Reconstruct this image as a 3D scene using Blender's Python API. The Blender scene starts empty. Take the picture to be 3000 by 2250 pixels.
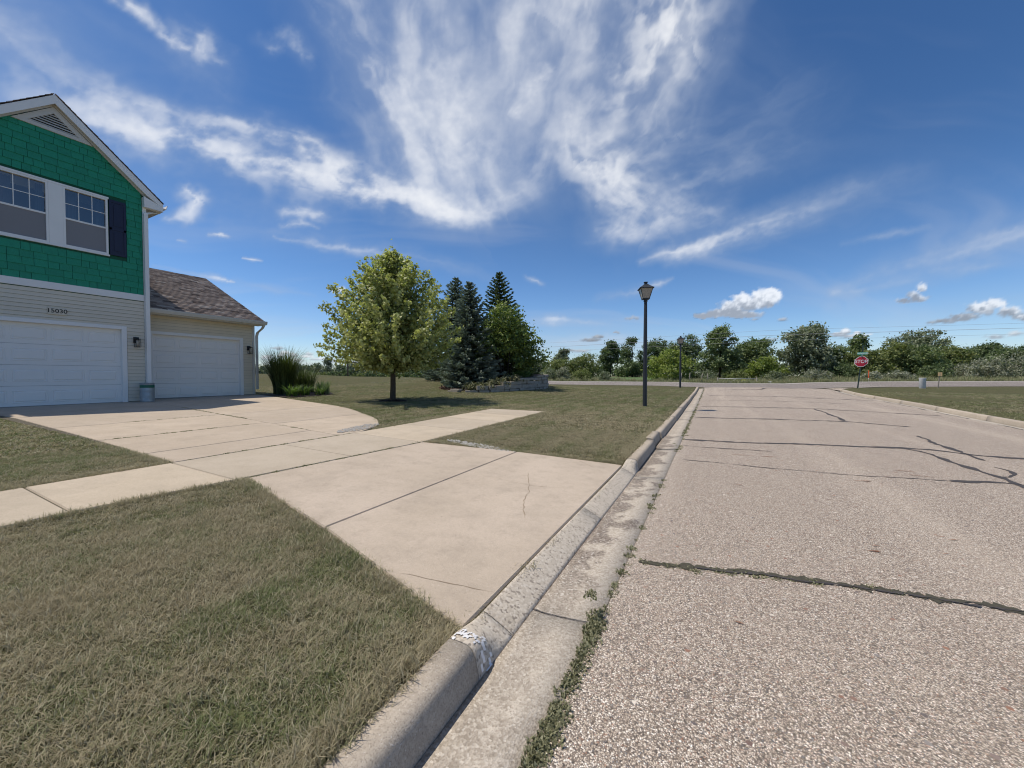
import bpy, math, random
import numpy as np
from mathutils import Vector, Matrix

R = random.Random(11)
rng = np.random.default_rng(11)
S = bpy.context.scene
COL = S.collection
rad = math.radians

# ------------------------------------------------------------------ camera
cam = bpy.data.objects.new('camera', bpy.data.cameras.new('camera'))
COL.objects.link(cam)
cam.location = (0, 0, 1.2)
cam.rotation_euler = (rad(90 - 1.283), 0, rad(27.6))
cam.data.sensor_width = 36
cam.data.lens = 13.443
cam.data.clip_start = 0.05
cam.data.clip_end = 9000
S.camera = cam
S.render.resolution_x, S.render.resolution_y = 1024, 768

# ------------------------------------------------------------------ node helpers
class NT:
    def __init__(s, tree): s.t = tree
    def n(s, typ, ins=None, **props):
        nd = s.t.nodes.new(typ)
        for k, v in props.items(): setattr(nd, k, v)
        for k, v in (ins or {}).items():
            if isinstance(v, bpy.types.NodeSocket): s.t.links.new(v, nd.inputs[k])
            else: nd.inputs[k].default_value = v
        return nd
    def m(s, op, a, b=None, c=None, clamp=False):
        nd = s.t.nodes.new('ShaderNodeMath'); nd.operation = op; nd.use_clamp = clamp
        for i, v in enumerate((a, b, c)):
            if v is None: continue
            if isinstance(v, bpy.types.NodeSocket): s.t.links.new(v, nd.inputs[i])
            else: nd.inputs[i].default_value = v
        return nd.outputs[0]
    def vm(s, op, a, b=None, c=None):
        nd = s.t.nodes.new('ShaderNodeVectorMath'); nd.operation = op
        for i, v in enumerate((a, b, c)):
            if v is None: continue
            if isinstance(v, bpy.types.NodeSocket): s.t.links.new(v, nd.inputs[i])
            elif op == 'SCALE' and i == 1: nd.inputs['Scale'].default_value = v
            else: nd.inputs[i].default_value = v
        return nd
    def scale(s, a, f):
        nd = s.t.nodes.new('ShaderNodeVectorMath'); nd.operation = 'SCALE'
        s.t.links.new(a, nd.inputs[0])
        if isinstance(f, bpy.types.NodeSocket): s.t.links.new(f, nd.inputs['Scale'])
        else: nd.inputs['Scale'].default_value = f
        return nd.outputs[0]
    def ss(s, x, a, b):                      # smoothstep a..b -> 0..1
        nd = s.t.nodes.new('ShaderNodeMapRange'); nd.interpolation_type = 'SMOOTHSTEP'
        for k, v in (('Value', x), ('From Min', a), ('From Max', b)):
            if isinstance(v, bpy.types.NodeSocket): s.t.links.new(v, nd.inputs[k])
            else: nd.inputs[k].default_value = v
        return nd.outputs[0]
    def noise(s, vec, scale, detail=3, rough=.55, out='Fac', dim='3D'):
        nd = s.n('ShaderNodeTexNoise', {'Vector': vec, 'Scale': scale, 'Detail': detail, 'Roughness': rough}, noise_dimensions=dim)
        return nd.outputs['Fac' if out == 'Fac' else 'Color']
    def mix(s, f, a, b, typ='MIX'):
        nd = s.t.nodes.new('ShaderNodeMix'); nd.data_type = 'RGBA'; nd.blend_type = typ
        for i, v in ((0, f), (6, a), (7, b)):
            if isinstance(v, bpy.types.NodeSocket): s.t.links.new(v, nd.inputs[i])
            else: nd.inputs[i].default_value = v if not isinstance(v, tuple) or len(v) == 4 else (*v, 1)
        return nd.outputs[2]
    def ramp(s, f, stops):
        nd = s.t.nodes.new('ShaderNodeValToRGB'); s.t.links.new(f, nd.inputs[0])
        cr = nd.color_ramp
        while len(cr.elements) < len(stops): cr.elements.new(.5)
        for e, (p, c) in zip(cr.elements, stops):
            e.position = p; e.color = (*c, 1) if len(c) == 3 else c
        return nd.outputs[0]

# ------------------------------------------------------------------ sun and sky
SUNV = Vector((-.47, -.19, 1)).normalized()          # towards the sun
sun = bpy.data.objects.new('sun', bpy.data.lights.new('sun', 'SUN'))
COL.objects.link(sun)
sun.data.energy = 4.5
sun.data.angle = rad(.53)
sun.data.color = (1, .93, .82)
sun.rotation_euler = (-SUNV).to_track_quat('-Z', 'Y').to_euler()
sun.location = (-10, -6, 25)
SUN_EL = math.asin(SUNV.z)
SUN_AZ = math.atan2(SUNV.x, SUNV.y)

def build_world():
    w = bpy.data.worlds.new('World'); S.world = w; w.use_nodes = True
    nt = w.node_tree; nt.nodes.clear(); g = NT(nt)
    out = g.n('ShaderNodeOutputWorld')
    bg = g.n('ShaderNodeBackground', {'Strength': .095})
    nt.links.new(bg.outputs[0], out.inputs[0])
    sky = g.n('ShaderNodeTexSky', sky_type='NISHITA', sun_disc=False, sun_elevation=SUN_EL, sun_rotation=SUN_AZ,
              altitude=250, air_density=1.0, dust_density=.25, ozone_density=2.2)
    tc = g.n('ShaderNodeTexCoord').outputs['Generated']
    dz = g.n('ShaderNodeSeparateXYZ', {0: tc}).outputs[2]
    hs = g.n('ShaderNodeHueSaturation', {'Hue': .5, 'Saturation': 1.16, 'Value': 1., 'Color': sky.outputs[0]}).outputs[0]
    tint = g.mix(g.ss(dz, .0, .46), (1.06, 1.17, 1.40, 1), (.76, .93, 1.11, 1))
    nt.links.new(g.mix(1., hs, tint, 'MULTIPLY'), bg.inputs['Color'])
build_world()

S.view_settings.view_transform = 'Standard'
S.view_settings.look = 'None'
S.view_settings.exposure = 0.0
S.view_settings.gamma = 1
S.view_settings.use_curve_mapping = False
S.render.engine = 'CYCLES'
S.cycles.use_denoising = True
S.cycles.filter_width = 1.1
S.cycles.max_bounces = 6
S.cycles.transparent_max_bounces = 8
S.cycles.sample_clamp_indirect = 6

# ------------------------------------------------------------------ object helpers
def world_base(o):
    v = Vector((0, 0, 0))
    while o is not None:
        v += o.location; o = o.parent
    return v

def tag(o, label=None, cat=None, group=None, kind=None):
    if label: o['label'] = label
    if cat: o['category'] = cat
    if group: o['group'] = group
    if kind: o['kind'] = kind
    return o

def empty(name, loc, label=None, cat=None, group=None, kind=None):
    o = bpy.data.objects.new(name, None); COL.objects.link(o); o.location = loc
    o.empty_display_size = .2
    return tag(o, label, cat, group, kind)

def link(name, me, parent=None, loc=None):
    o = bpy.data.objects.new(name, me); COL.objects.link(o)
    if parent is not None: o.parent = parent
    if loc is not None: o.location = loc
    return o

def mesh(name, V, F, mat, parent=None, smooth=False, origin=None, tint=None):
    """One mesh object. V is in world space; it is stored relative to the parent (or to origin)."""
    V = np.asarray(V, float)
    b = np.array(world_base(parent)) if parent is not None else np.array(origin if origin is not None else (0, 0, 0), float)
    me = bpy.data.meshes.new(name)
    if isinstance(F, np.ndarray):
        n, k = F.shape
        me.vertices.add(len(V)); me.vertices.foreach_set('co', (V - b).astype(np.float32).ravel())
        me.loops.add(n * k); me.loops.foreach_set('vertex_index', F.astype(np.int32).ravel())
        me.polygons.add(n); me.polygons.foreach_set('loop_start', np.arange(0, n * k, k, dtype=np.int32))
        me.update(calc_edges=True)
    else:
        me.from_pydata((V - b).tolist(), [], F); me.update()
    if tint is not None:
        at = me.attributes.new('tint', 'FLOAT', 'FACE'); at.data.foreach_set('value', np.asarray(tint, np.float32))
    if smooth: me.polygons.foreach_set('use_smooth', [True] * len(me.polygons))
    for m_ in (mat if isinstance(mat, (list, tuple)) else [mat]): me.materials.append(m_)
    return link(name, me, parent, None if parent is not None else tuple(b))

class MB:
    """collects simple solids; build() makes ONE mesh object of them"""
    def __init__(s): s.V = []; s.F = []
    def add(s, V, F):
        o = len(s.V); s.V += [tuple(v) for v in V]; s.F += [tuple(i + o for i in f) for f in F]; return s
    def box(s, x0, x1, y0, y1, z0, z1):
        return s.add([(x0, y0, z0), (x1, y0, z0), (x1, y1, z0), (x0, y1, z0), (x0, y0, z1), (x1, y0, z1), (x1, y1, z1), (x0, y1, z1)],
                     [(0, 3, 2, 1), (4, 5, 6, 7), (0, 1, 5, 4), (1, 2, 6, 5), (2, 3, 7, 6), (3, 0, 4, 7)])
    def prism(s, poly, axis, a, b):
        """poly of 2D points extruded along axis ('x','y','z') from a to b"""
        def p(u, v, w): return {'x': (w, u, v), 'y': (u, w, v), 'z': (u, v, w)}[axis]
        n = len(poly); V = [p(u, v, a) for u, v in poly] + [p(u, v, b) for u, v in poly]
        F = [tuple(range(n))[::-1], tuple(range(n, 2 * n))] + [(i, (i + 1) % n, n + (i + 1) % n, n + i) for i in range(n)]
        return s.add(V, F)
    def tube(s, pts, rads, n=8, cap=True):
        pts = [Vector(p) for p in pts]
        if not isinstance(rads, (list, tuple)): rads = [rads] * len(pts)
        V = []; F = []
        for i, p in enumerate(pts):
            d = (pts[min(i + 1, len(pts) - 1)] - pts[max(i - 1, 0)]).normalized()
            a = d.cross(Vector((0, 0, 1)) if abs(d.z) < .95 else Vector((1, 0, 0))).normalized(); c = d.cross(a)
            for k in range(n):
                t = 2 * math.pi * k / n
                V.append(tuple(p + (a * math.cos(t) + c * math.sin(t)) * rads[i]))
        for i in range(len(pts) - 1):
            for k in range(n):
                k2 = (k + 1) % n
                F.append((i * n + k, i * n + k2, (i + 1) * n + k2, (i + 1) * n + k))
        if cap: F += [tuple(range(n))[::-1], tuple(range((len(pts) - 1) * n, len(pts) * n))]
        return s.add(V, F)
    def lathe(s, prof, c, n=24):
        """prof of (r,z)"""
        V = []; F = []
        for r_, z in prof:
            for k in range(n):
                t = 2 * math.pi * k / n; V.append((c[0] + r_ * math.cos(t), c[1] + r_ * math.sin(t), c[2] + z))
        for i in range(len(prof) - 1):
            for k in range(n):
                k2 = (k + 1) % n; F.append((i * n + k, i * n + k2, (i + 1) * n + k2, (i + 1) * n + k))
        return s.add(V, F)
    def build(s, name, mat, parent=None, smooth=False, origin=None, bevel=0):
        o = mesh(name, s.V, s.F, mat, parent, smooth, origin)
        if bevel:
            b = o.modifiers.new('bevel', 'BEVEL'); b.width = bevel; b.segments = 2; b.limit_method = 'ANGLE'
        return o

def text_mesh(txt, size, bold=0., align='CENTER'):
    cu = bpy.data.curves.new('lettering', 'FONT'); cu.body = txt; cu.size = size; cu.align_x = align; cu.align_y = 'CENTER'; cu.offset = bold; cu.extrude = .001
    cu.resolution_u = 3
    o = bpy.data.objects.new('lettering', cu); COL.objects.link(o)
    bpy.context.view_layer.update()
    me = bpy.data.meshes.new_from_object(o.evaluated_get(bpy.context.evaluated_depsgraph_get()))
    V = np.array([v.co[:] for v in me.vertices]); F = [tuple(p.vertices) for p in me.polygons]
    bpy.data.objects.remove(o); bpy.data.curves.remove(cu); bpy.data.meshes.remove(me)
    return V, F

# ------------------------------------------------------------------ terrain
def _seg(x, y, ax, ay, bx, by):
    t = ((x - ax) * (bx - ax) + (y - ay) * (by - ay)) / ((bx - ax) ** 2 + (by - ay) ** 2); t = np.clip(t, 0, 1)
    return np.hypot(x - ax - t * (bx - ax), y - ay - t * (by - ay))
RID = [(-90, 6), (-29.5, 18.6), (-20.5, 23), (-13.2, 20.2)]
def yo(x): return np.interp(x, [-300, 5, 8, 60, 300], [0, 0, .6, 22, 120])
def sy(y): return np.interp(y, [-100, 0, 15, 33, 43, 55, 70, 400], [-.1, 0, .06, .22, .31, .45, .5, .5])
def zt(x, y):
    x = np.asarray(x, float); y = np.asarray(y, float)
    lat = np.interp(x, [-300, -60, -30, -15.1, -5.25, -4, -.94, 6.5, 7.3, 9, 14, 60, 300], [.6, .6, .52, .40, .225, .2, .125, .125, .2, .26, .3, .35, .4])
    lat = np.where(x < -4, .2 + (lat - .2) * np.interp(y, [15, 24], [1, 0]), lat)
    s = sy(y) - .45 * np.exp(-((y - yo(x) - 45.3) / 1.1) ** 2)
    d = np.full(np.broadcast(x, y).shape, 1e9)
    for a, b in zip(RID[:-1], RID[1:]): d = np.minimum(d, _seg(x, y, *a, *b))
    h = np.interp(x, [-60, -30, -20, -13], [.9, .82, .66, .5])
    behind = np.interp(y - np.interp(x, [-90, -29.5, -20.5, -13.2], [6, 18.6, 23, 20.2]), [0, 8], [0, 1])
    sg = 5.0 + behind * 9 * np.interp(x, [-19, -14], [1, 0])
    return lat + s + h * np.exp(-(d / sg) ** 2)
def Z(x, y): return float(zt(x, y))
def smooth(t): t = np.clip(t, 0, 1); return t * t * (3 - 2 * t)
def ramp_up(y): return .105 * smooth((np.asarray(y, float) - 25) / 6.)
def x_rb(y): return np.interp(y, [-40, 0, 12.9, 18.4, 28.4, 31], [4.2, 5.5, 6.19, 6.55, 6.83, 6.95])   # back of the right kerb
def zroad(x, y):
    return sy(y) + .03 + .012 * np.minimum(np.maximum(x + .46, 0), np.maximum(x_rb(y) - .42 - x, 0)) + ramp_up(y)

# ------------------------------------------------------------------ materials
def new_mat(name):
    m_ = bpy.data.materials.new(name); m_.use_nodes = True
    nt = m_.node_tree; nt.nodes.clear(); g = NT(nt)
    out = g.n('ShaderNodeOutputMaterial')
    return m_, g, out

def pbr(name, col, rough=.6, var=.12, scale=6., bump=0., bscale=60., metal=0., spec=.5, speck=None):
    """plain painted / moulded surface with slight mottling and relief"""
    m_, g, out = new_mat(name)
    pos = g.n('ShaderNodeNewGeometry').outputs['Position']
    n1 = g.noise(pos, scale, 5, .6)
    c = g.mix(n1, tuple(v * (1 - var) for v in col), tuple(min(1, v * (1 + var)) for v in col))
    if speck:
        oi = g.n('ShaderNodeObjectInfo').outputs['Random']
        c = g.mix(1., c, g.ramp(oi, [(0, (1 - speck, 1 - speck, 1 - speck)), (1, (1 + speck, 1 + speck, 1 + speck))]), 'MULTIPLY')
    b = g.n('ShaderNodeBsdfPrincipled', {'Base Color': c, 'Roughness': rough, 'Metallic': metal, 'Specular IOR Level': spec})
    if bump:
        bn = g.noise(pos, bscale, 3, .6)
        nb = g.n('ShaderNodeBump', {'Strength': bump, 'Distance': .01, 'Height': bn})
        g.t.links.new(nb.outputs[0], b.inputs['Normal'])
    g.t.links.new(b.outputs[0], out.inputs[0])
    return m_

def concrete(name, c0, c1, grit=.35, stain=(.30, .25, .2), stain_amt=.35, agg=0., spot=0.):
    m_, g, out = new_mat(name)
    pos = g.n('ShaderNodeNewGeometry').outputs['Position']
    big = g.noise(pos, .9, 5, .6)
    mid = g.noise(pos, 7., 5, .65)
    fin = g.noise(pos, 170., 2, .7)
    c = g.mix(g.ss(big, .3, .7), c0, c1)
    oi = g.n('ShaderNodeObjectInfo').outputs['Random']
    c = g.mix(1., c, g.ramp(oi, [(0, (.90, .90, .905)), (1, (1.06, 1.045, 1.02))]), 'MULTIPLY')
    mot = g.noise(pos, 2.6, 6, .7)
    c = g.mix(g.m('MULTIPLY', g.ss(mot, .42, .72), .42), c, tuple(v * .74 for v in c0))
    c = g.mix(g.m('MULTIPLY', g.ss(mid, .48, .8), stain_amt), c, stain)
    c = g.mix(g.m('MULTIPLY', g.ss(fin, .25, .5), -1 * grit + grit), c, stain)
    f2 = g.m('SUBTRACT', 1., g.ss(fin, .28, .52))
    c = g.mix(g.m('MULTIPLY', f2, grit), c, tuple(v * .42 for v in c0))
    gr2 = g.noise(pos, 48., 3, .7)
    c = g.mix(g.m('MULTIPLY', g.ss(gr2, .40, .66), grit * .55), c, tuple(v * .66 for v in c0))
    f3 = g.ss(g.noise(pos, 120., 2, .6), .62, .74)
    c = g.mix(g.m('MULTIPLY', f3, grit * .7), c, (.78, .74, .68))
    hgt = fin
    if agg:
        vo = g.n('ShaderNodeTexVoronoi', {'Vector': pos, 'Scale': 85.}, feature='F1')
        cel = g.n('ShaderNodeSeparateColor', {0: vo.outputs['Color']}).outputs[0]
        c2 = g.ramp(cel, [(0, (.12, .095, .075)), (.10, (.20, .165, .13)), (.16, (.47, .40, .31)), (.7, (.61, .53, .42)), (1, (.70, .63, .53))])
        c = g.mix(agg, c, c2)
        hgt = g.m('SUBTRACT', 1., vo.outputs['Distance'])
    if spot:
        sp = g.ss(g.n('ShaderNodeTexVoronoi', {'Vector': pos, 'Scale': 9.}, feature='F1').outputs['Distance'], .06, .03)
        c = g.mix(g.m('MULTIPLY', sp, spot), c, (.10, .085, .07))
    b = g.n('ShaderNodeBsdfPrincipled', {'Base Color': c, 'Roughness': .9, 'Specular IOR Level': .25})
    nb = g.n('ShaderNodeBump', {'Strength': .30 if agg else .5, 'Distance': .004, 'Height': hgt})
    g.t.links.new(nb.outputs[0], b.inputs['Normal'])
    g.t.links.new(b.outputs[0], out.inputs[0])
    return m_

def chipseal(name, tone=1., cold=0.):
    m_, g, out = new_mat(name)
    pos = g.n('ShaderNodeNewGeometry').outputs['Position']
    wp = g.vm('ADD', pos, g.scale(g.vm('SUBTRACT', g.noise(pos, 60., 2, .6, 'Color'), (.5, .5, .5)).outputs[0], .012)).outputs[0]
    vo = g.n('ShaderNodeTexVoronoi', {'Vector': wp, 'Scale': 180., 'Randomness': 1.}, feature='F1')
    sc = g.n('ShaderNodeSeparateColor', {0: vo.outputs['Color']}).outputs
    chip = g.ramp(sc[0], [(0, (.07, .062, .06)), (.10, (.17, .145, .125)), (.16, (.30, .25, .205)), (.5, (.43, .365, .30)), (.8, (.56, .50, .43)), (.97, (.74, .70, .64)), (1, (.80, .78, .74))])
    chip = g.mix(g.m('MULTIPLY', g.ss(sc[1], .955, .965), .7), chip, (.30, .155, .10))
    chip = g.mix(g.m('MULTIPLY', g.ss(sc[2], .93, .95), .8), chip, (.10, .11, .125))
    gap = g.ss(vo.outputs['Distance'], .38, .66)
    c = g.mix(g.m('MULTIPLY', gap, .8), chip, (.10, .082, .068))
    # larger single stones
    v2 = g.n('ShaderNodeTexVoronoi', {'Vector': wp, 'Scale': 26.}, feature='F1')
    s2 = g.n('ShaderNodeSeparateColor', {0: v2.outputs['Color']}).outputs
    st = g.m('MULTIPLY', g.ss(v2.outputs['Distance'], .30, .22), g.ss(s2[0], .86, .90))
    c = g.mix(st, c, g.ramp(s2[1], [(0, (.09, .09, .10)), (.4, (.25, .12, .075)), (.6, (.16, .15, .15)), (1, (.62, .58, .52))]))
    # wear and dirt on the scale of metres
    d1 = g.noise(pos, .35, 5, .6); d2 = g.noise(pos, 2.6, 5, .65)
    c = g.mix(g.m('MULTIPLY', g.ss(d1, .35, .75), .30), c, tuple(v * .62 for v in (.42, .36, .30)))
    lane = g.n('ShaderNodeMapping', {0: pos, 'Scale': (1.1, .05, 1)}).outputs[0]
    c = g.mix(g.m('MULTIPLY', g.ss(g.noise(lane, 1., 3, .6), .45, .75), .30), c, (.50, .44, .37))
    c = g.mix(g.m('MULTIPLY', g.ss(d2, .55, .8), .28), c, (.17, .145, .125))
    c = g.mix(1., c, (tone * (1.02 - .05 * cold), tone * .972, tone * (.92 + .10 * cold), 1), 'MULTIPLY')
    b = g.n('ShaderNodeBsdfPrincipled', {'Base Color': c, 'Roughness': .85, 'Specular IOR Level': .3})
    hh = g.m('SUBTRACT', 1., vo.outputs['Distance'])
    nb = g.n('ShaderNodeBump', {'Strength': .7, 'Distance': .006, 'Height': hh})
    g.t.links.new(nb.outputs[0], b.inputs['Normal'])
    g.t.links.new(b.outputs[0], out.inputs[0])
    return m_

def grass_cols(g, pos):
    """dry / green patches of a summer lawn as a factor: 0 dry, 1 green"""
    a = g.noise(pos, .55, 4, .6); b = g.noise(pos, 2.3, 4, .6)
    sxy = g.n('ShaderNodeSeparateXYZ', {0: pos}).outputs; sx = sxy[0]
    c3 = g.noise(pos, 11., 3, .6)
    bias = g.m('ADD', g.m('MULTIPLY', g.m('MAXIMUM', g.ss(sxy[1], 7., 14.), g.m('SUBTRACT', 1., g.ss(sx, -6., -5.2))), .13), g.m('MULTIPLY', g.m('SUBTRACT', c3, .5), .30))
    st = g.m('MULTIPLY', g.m('SINE', g.m('ADD', g.m('MULTIPLY', sx, 11.), g.m('MULTIPLY', a, 5.))), .055)
    return g.ss(g.m('ADD', g.m('ADD', st, bias), g.m('ADD', g.m('MULTIPLY', a, .6), g.m('MULTIPLY', b, .55))), .40, 1.02)

def lawn_ground():
    m_, g, out = new_mat('lawn_ground')
    pos = g.n('ShaderNodeNewGeometry').outputs['Position']
    f = grass_cols(g, pos)
    # far meadow beyond the houses is greener
    fin = g.noise(pos, 26., 4, .7); f2 = g.noise(pos, 9., 5, .7)
    c = g.mix(f, (.27, .225, .13), (.165, .19, .07))
    c = g.mix(g.ss(fin, .35, .75), tuple(v * .55 for v in (.10, .10, .05)), c)
    c = g.mix(g.m('MULTIPLY', g.ss(f2, .5, .8), .4), c, (.17, .145, .075))
    b = g.n('ShaderNodeBsdfPrincipled', {'Base Color': c, 'Roughness': 1., 'Specular IOR Level': .1})
    nb = g.n('ShaderNodeBump', {'Strength': 1., 'Distance': .05, 'Height': fin})
    g.t.links.new(nb.outputs[0], b.inputs['Normal'])
    g.t.links.new(b.outputs[0], out.inputs[0])
    return m_

def blade_mat(name, dry, green, trans=.35, lawn=True, hi=None):
    m_, g, out = new_mat(name)
    pos = g.n('ShaderNodeNewGeometry').outputs['Position']
    t = g.n('ShaderNodeAttribute', attribute_name='tint').outputs['Fac']
    if lawn: f = g.ss(g.m('ADD', g.m('MULTIPLY', t, .62), g.m('MULTIPLY', grass_cols(g, pos), .62)), .38, .82)
    else: f = t
    c = g.mix(f, dry, green)
    if hi is not None: c = g.mix(g.ss(t, .82, 1.), c, hi)
    c = g.mix(g.m('MULTIPLY', g.noise(pos, 50., 1), .4), c, tuple(v * .6 for v in green))
    d = g.n('ShaderNodeBsdfPrincipled', {'Base Color': c, 'Roughness': .6, 'Specular IOR Level': .3})
    tr = g.n('ShaderNodeBsdfTranslucent', {'Color': c})
    mx = g.n('ShaderNodeMixShader', {0: trans, 1: d.outputs[0], 2: tr.outputs[0]})
    g.t.links.new(mx.outputs[0], out.inputs[0])
    return m_

def leaf_mat(name, dark, light, trans=.3, rough=.5, spec=.35):
    m_, g, out = new_mat(name)
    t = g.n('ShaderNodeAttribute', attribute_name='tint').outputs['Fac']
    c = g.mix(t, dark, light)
    d = g.n('ShaderNodeBsdfPrincipled', {'Base Color': c, 'Roughness': rough, 'Specular IOR Level': spec})
    tr = g.n('ShaderNodeBsdfTranslucent', {'Color': g.mix(1., c, (1.1, 1.25, .7, 1), 'MULTIPLY')})
    mx = g.n('ShaderNodeMixShader', {0: trans, 1: d.outputs[0], 2: tr.outputs[0]})
    g.t.links.new(mx.outputs[0], out.inputs[0])
    return m_

def bark_mat(name, col):
    m_, g, out = new_mat(name)
    pos = g.n('ShaderNodeNewGeometry').outputs['Position']
    mp = g.n('ShaderNodeMapping', {0: pos, 'Scale': (1, 1, .22)}).outputs[0]
    n1 = g.noise(mp, 34., 5, .7)
    c = g.mix(n1, tuple(v * .5 for v in col), tuple(v * 1.5 for v in col))
    b = g.n('ShaderNodeBsdfPrincipled', {'Base Color': c, 'Roughness': .95, 'Specular IOR Level': .15})
    nb = g.n('ShaderNodeBump', {'Strength': .9, 'Distance': .02, 'Height': n1})
    g.t.links.new(nb.outputs[0], b.inputs['Normal'])
    g.t.links.new(b.outputs[0], out.inputs[0])
    return m_

def glass_mat(name, tintc=(.02, .03, .05), refl=.06):
    """thin window pane: fresnel reflection over a clear pane"""
    m_, g, out = new_mat(name)
    fr = g.n('ShaderNodeFresnel', {'IOR': 2.3}).outputs[0]
    gl = g.n('ShaderNodeBsdfGlossy', {'Color': (1, 1, 1, 1), 'Roughness': .01})
    tr = g.n('ShaderNodeBsdfTransparent', {'Color': (.62, .66, .70, 1)})
    mx = g.n('ShaderNodeMixShader', {0: fr, 1: tr.outputs[0], 2: gl.outputs[0]})
    g.t.links.new(mx.outputs[0], out.inputs[0])
    return m_

M = {}
M['drive'] = concrete('concrete_drive', (.475, .39, .30), (.54, .45, .355), .42, (.33, .28, .215), .30, spot=.25)
M['walk'] = concrete('concrete_walk', (.49, .41, .31), (.55, .465, .36), .38, (.35, .29, .215), .28, spot=.25)
M['apron'] = concrete('concrete_apron', (.47, .39, .305), (.54, .45, .36), .34, (.27, .22, .17), .35, spot=.35)
M['kerb'] = concrete('concrete_kerb', (.46, .385, .30), (.53, .455, .365), .75, (.27, .225, .18), .35)
M['gutter'] = concrete('concrete_gutter', (.37, .32, .26), (.43, .38, .315), .75, (.21, .175, .14), .75)
M['aggregate'] = concrete('exposed_aggregate', (.50, .43, .35), (.56, .49, .41), .45, (.36, .30, .24), .3, agg=.55)
M['dirty_gutter'] = concrete('dirty_gutter', (.27, .225, .18), (.33, .28, .225), .9, (.17, .14, .11), .6)
M['pale_patch'] = concrete('pale_patch', (.47, .43, .36), (.52, .47, .40), .45, (.38, .33, .28), .25)
M['chip'] = chipseal('chipseal_asphalt', 1.30)
M['chip2'] = chipseal('old_grey_asphalt', .86, .8)
M['tar'] = pbr('tar', (.060, .052, .050), .9, .3, 30, .4, 90)
M['moss'] = pbr('moss_joint', (.075, .068, .046), 1., .5, 40, 1., 120)
M['hair'] = pbr('hairline_crack', (.27, .205, .14), .95, .3, 30)
M['joint'] = pbr('joint_dirt', (.10, .085, .06), 1., .4, 30, .6, 100)
M['lawn'] = lawn_ground()
M['blade'] = blade_mat('lawn_blades', (.50, .42, .275), (.195, .235, .085), hi=(.66, .58, .42))
M['verge'] = blade_mat('verge_blades', (.46, .41, .25), (.20, .25, .10), lawn=False)
M['weed'] = leaf_mat('weed_leaf', (.145, .14, .070), (.33, .32, .19), .2)
M['ornamental'] = leaf_mat('ornamental_blades', (.014, .030, .007), (.14, .175, .05), .22)  # near-black dark end paints in the shade at the clump's foot
M['iris'] = leaf_mat('iris_leaf', (.07, .12, .05), (.24, .28, .15), .3)
M['lily'] = leaf_mat('daylily_leaf', (.05, .10, .02), (.16, .24, .06), .35)
M['white'] = pbr('white_trim', (.84, .825, .80), .5, .05, 3)
M['door'] = pbr('garage_door_white', (.84, .82, .79), .45, .04, 3, .12, 220)
M['alum'] = pbr('cream_aluminium', (.60, .575, .52), .4, .04, 4)
M['siding'] = pbr('beige_vinyl', (.70, .635, .52), .55, .07, 2.5, .10, 90, speck=.04)
M['siding2'] = pbr('tan_vinyl', (.72, .635, .49), .55, .07, 2.5, .10, 90, speck=.04)
M['shake'] = pbr('green_shake', (.012, .262, .150), .6, .2, 11, .5, 60, speck=.07)
M['shake_under'] = pbr('green_shake_backing', (.006, .09, .05), .8)
M['navy'] = pbr('navy_shutter', (.008, .010, .040), .45, .1)
M['roof'] = None
M['black'] = pbr('black_metal', (.018, .018, .022), .45, .2, 20, metal=.2)
M['lampblack'] = pbr('painted_post', (.022, .026, .032), .5, .3, 14, .2, 60)
M['lampglass'] = pbr('frosted_lamp_glass', (.38, .34, .28), .35, .12, 9)
M['bulb'] = pbr('bulb_white', (.7, .7, .68), .3)
M['zinc'] = pbr('galvanised_steel', (.36, .40, .43), .42, .25, 16, .2, 40, metal=.55)
M['greenband'] = pbr('green_paint', (.012, .13, .085), .5)
M['glass'] = glass_mat('window_glass')
M['screen'] = pbr('insect_screen', (.105, .11, .125), .8, .08, 8)
M['curtain'] = pbr('curtain', (.22, .25, .30), .9, .2, 12)
M['dark'] = pbr('dark_interior', (.012, .013, .016), .9)  # near-black stands for the lack of light behind panes and vent slats
M['foundation'] = pbr('foundation_block', (.26, .25, .23), .9, .2, 8, .4)
M['numerals'] = pbr('black_numerals', (.012, .012, .012), .5)
M['plaque'] = pbr('plaque', (.66, .60, .49), .5)
M['red'] = pbr('stop_red', (.42, .012, .03), .4, .06)
M['signwhite'] = pbr('sign_white', (.80, .78, .76), .4, .04)
M['signgreen'] = pbr('street_sign_green', (.05, .34, .24), .4, .06)
M['greenpost'] = pbr('green_channel_post', (.055, .085, .07), .55, .3, 12)
M['greypost'] = pbr('weathered_post', (.24, .215, .18), .85, .3, 14)
M['orange'] = pbr('orange_marker', (.62, .09, .02), .5)
M['yellow'] = pbr('yellow_sign', (.62, .55, .10), .5)
M['tan'] = pbr('tan_board', (.52, .36, .18), .6)
M['concgrey'] = pbr('grey_concrete', (.62, .60, .57), .85, .22, 10, .4)
M['galv'] = pbr('grey_gate_metal', (.46, .46, .45), .5, .15, metal=.4)
M['wire'] = pbr('cable', (.42, .42, .42), .5)
M['stone'] = pbr('limestone_block', (.34, .30, .25), .9, .38, 7, .9, 22)
M['mulch'] = pbr('dark_mulch', (.035, .024, .018), 1., .5, 40, 1., 60)
M['redmulch'] = pbr('red_mulch', (.19, .12, .085), 1., .5, 40, 1., 60)
M['gravel'] = pbr('white_gravel', (.48, .45, .40), .9, .35, 45)
M['bark'] = bark_mat('maple_bark', (.085, .068, .05))
M['bark2'] = bark_mat('dark_bark', (.05, .042, .035))
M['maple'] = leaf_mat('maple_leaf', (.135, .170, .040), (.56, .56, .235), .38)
M['spruce_blue'] = leaf_mat('blue_spruce', (.050, .070, .050), (.30, .345, .285), .12, .6, .2)
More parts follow.
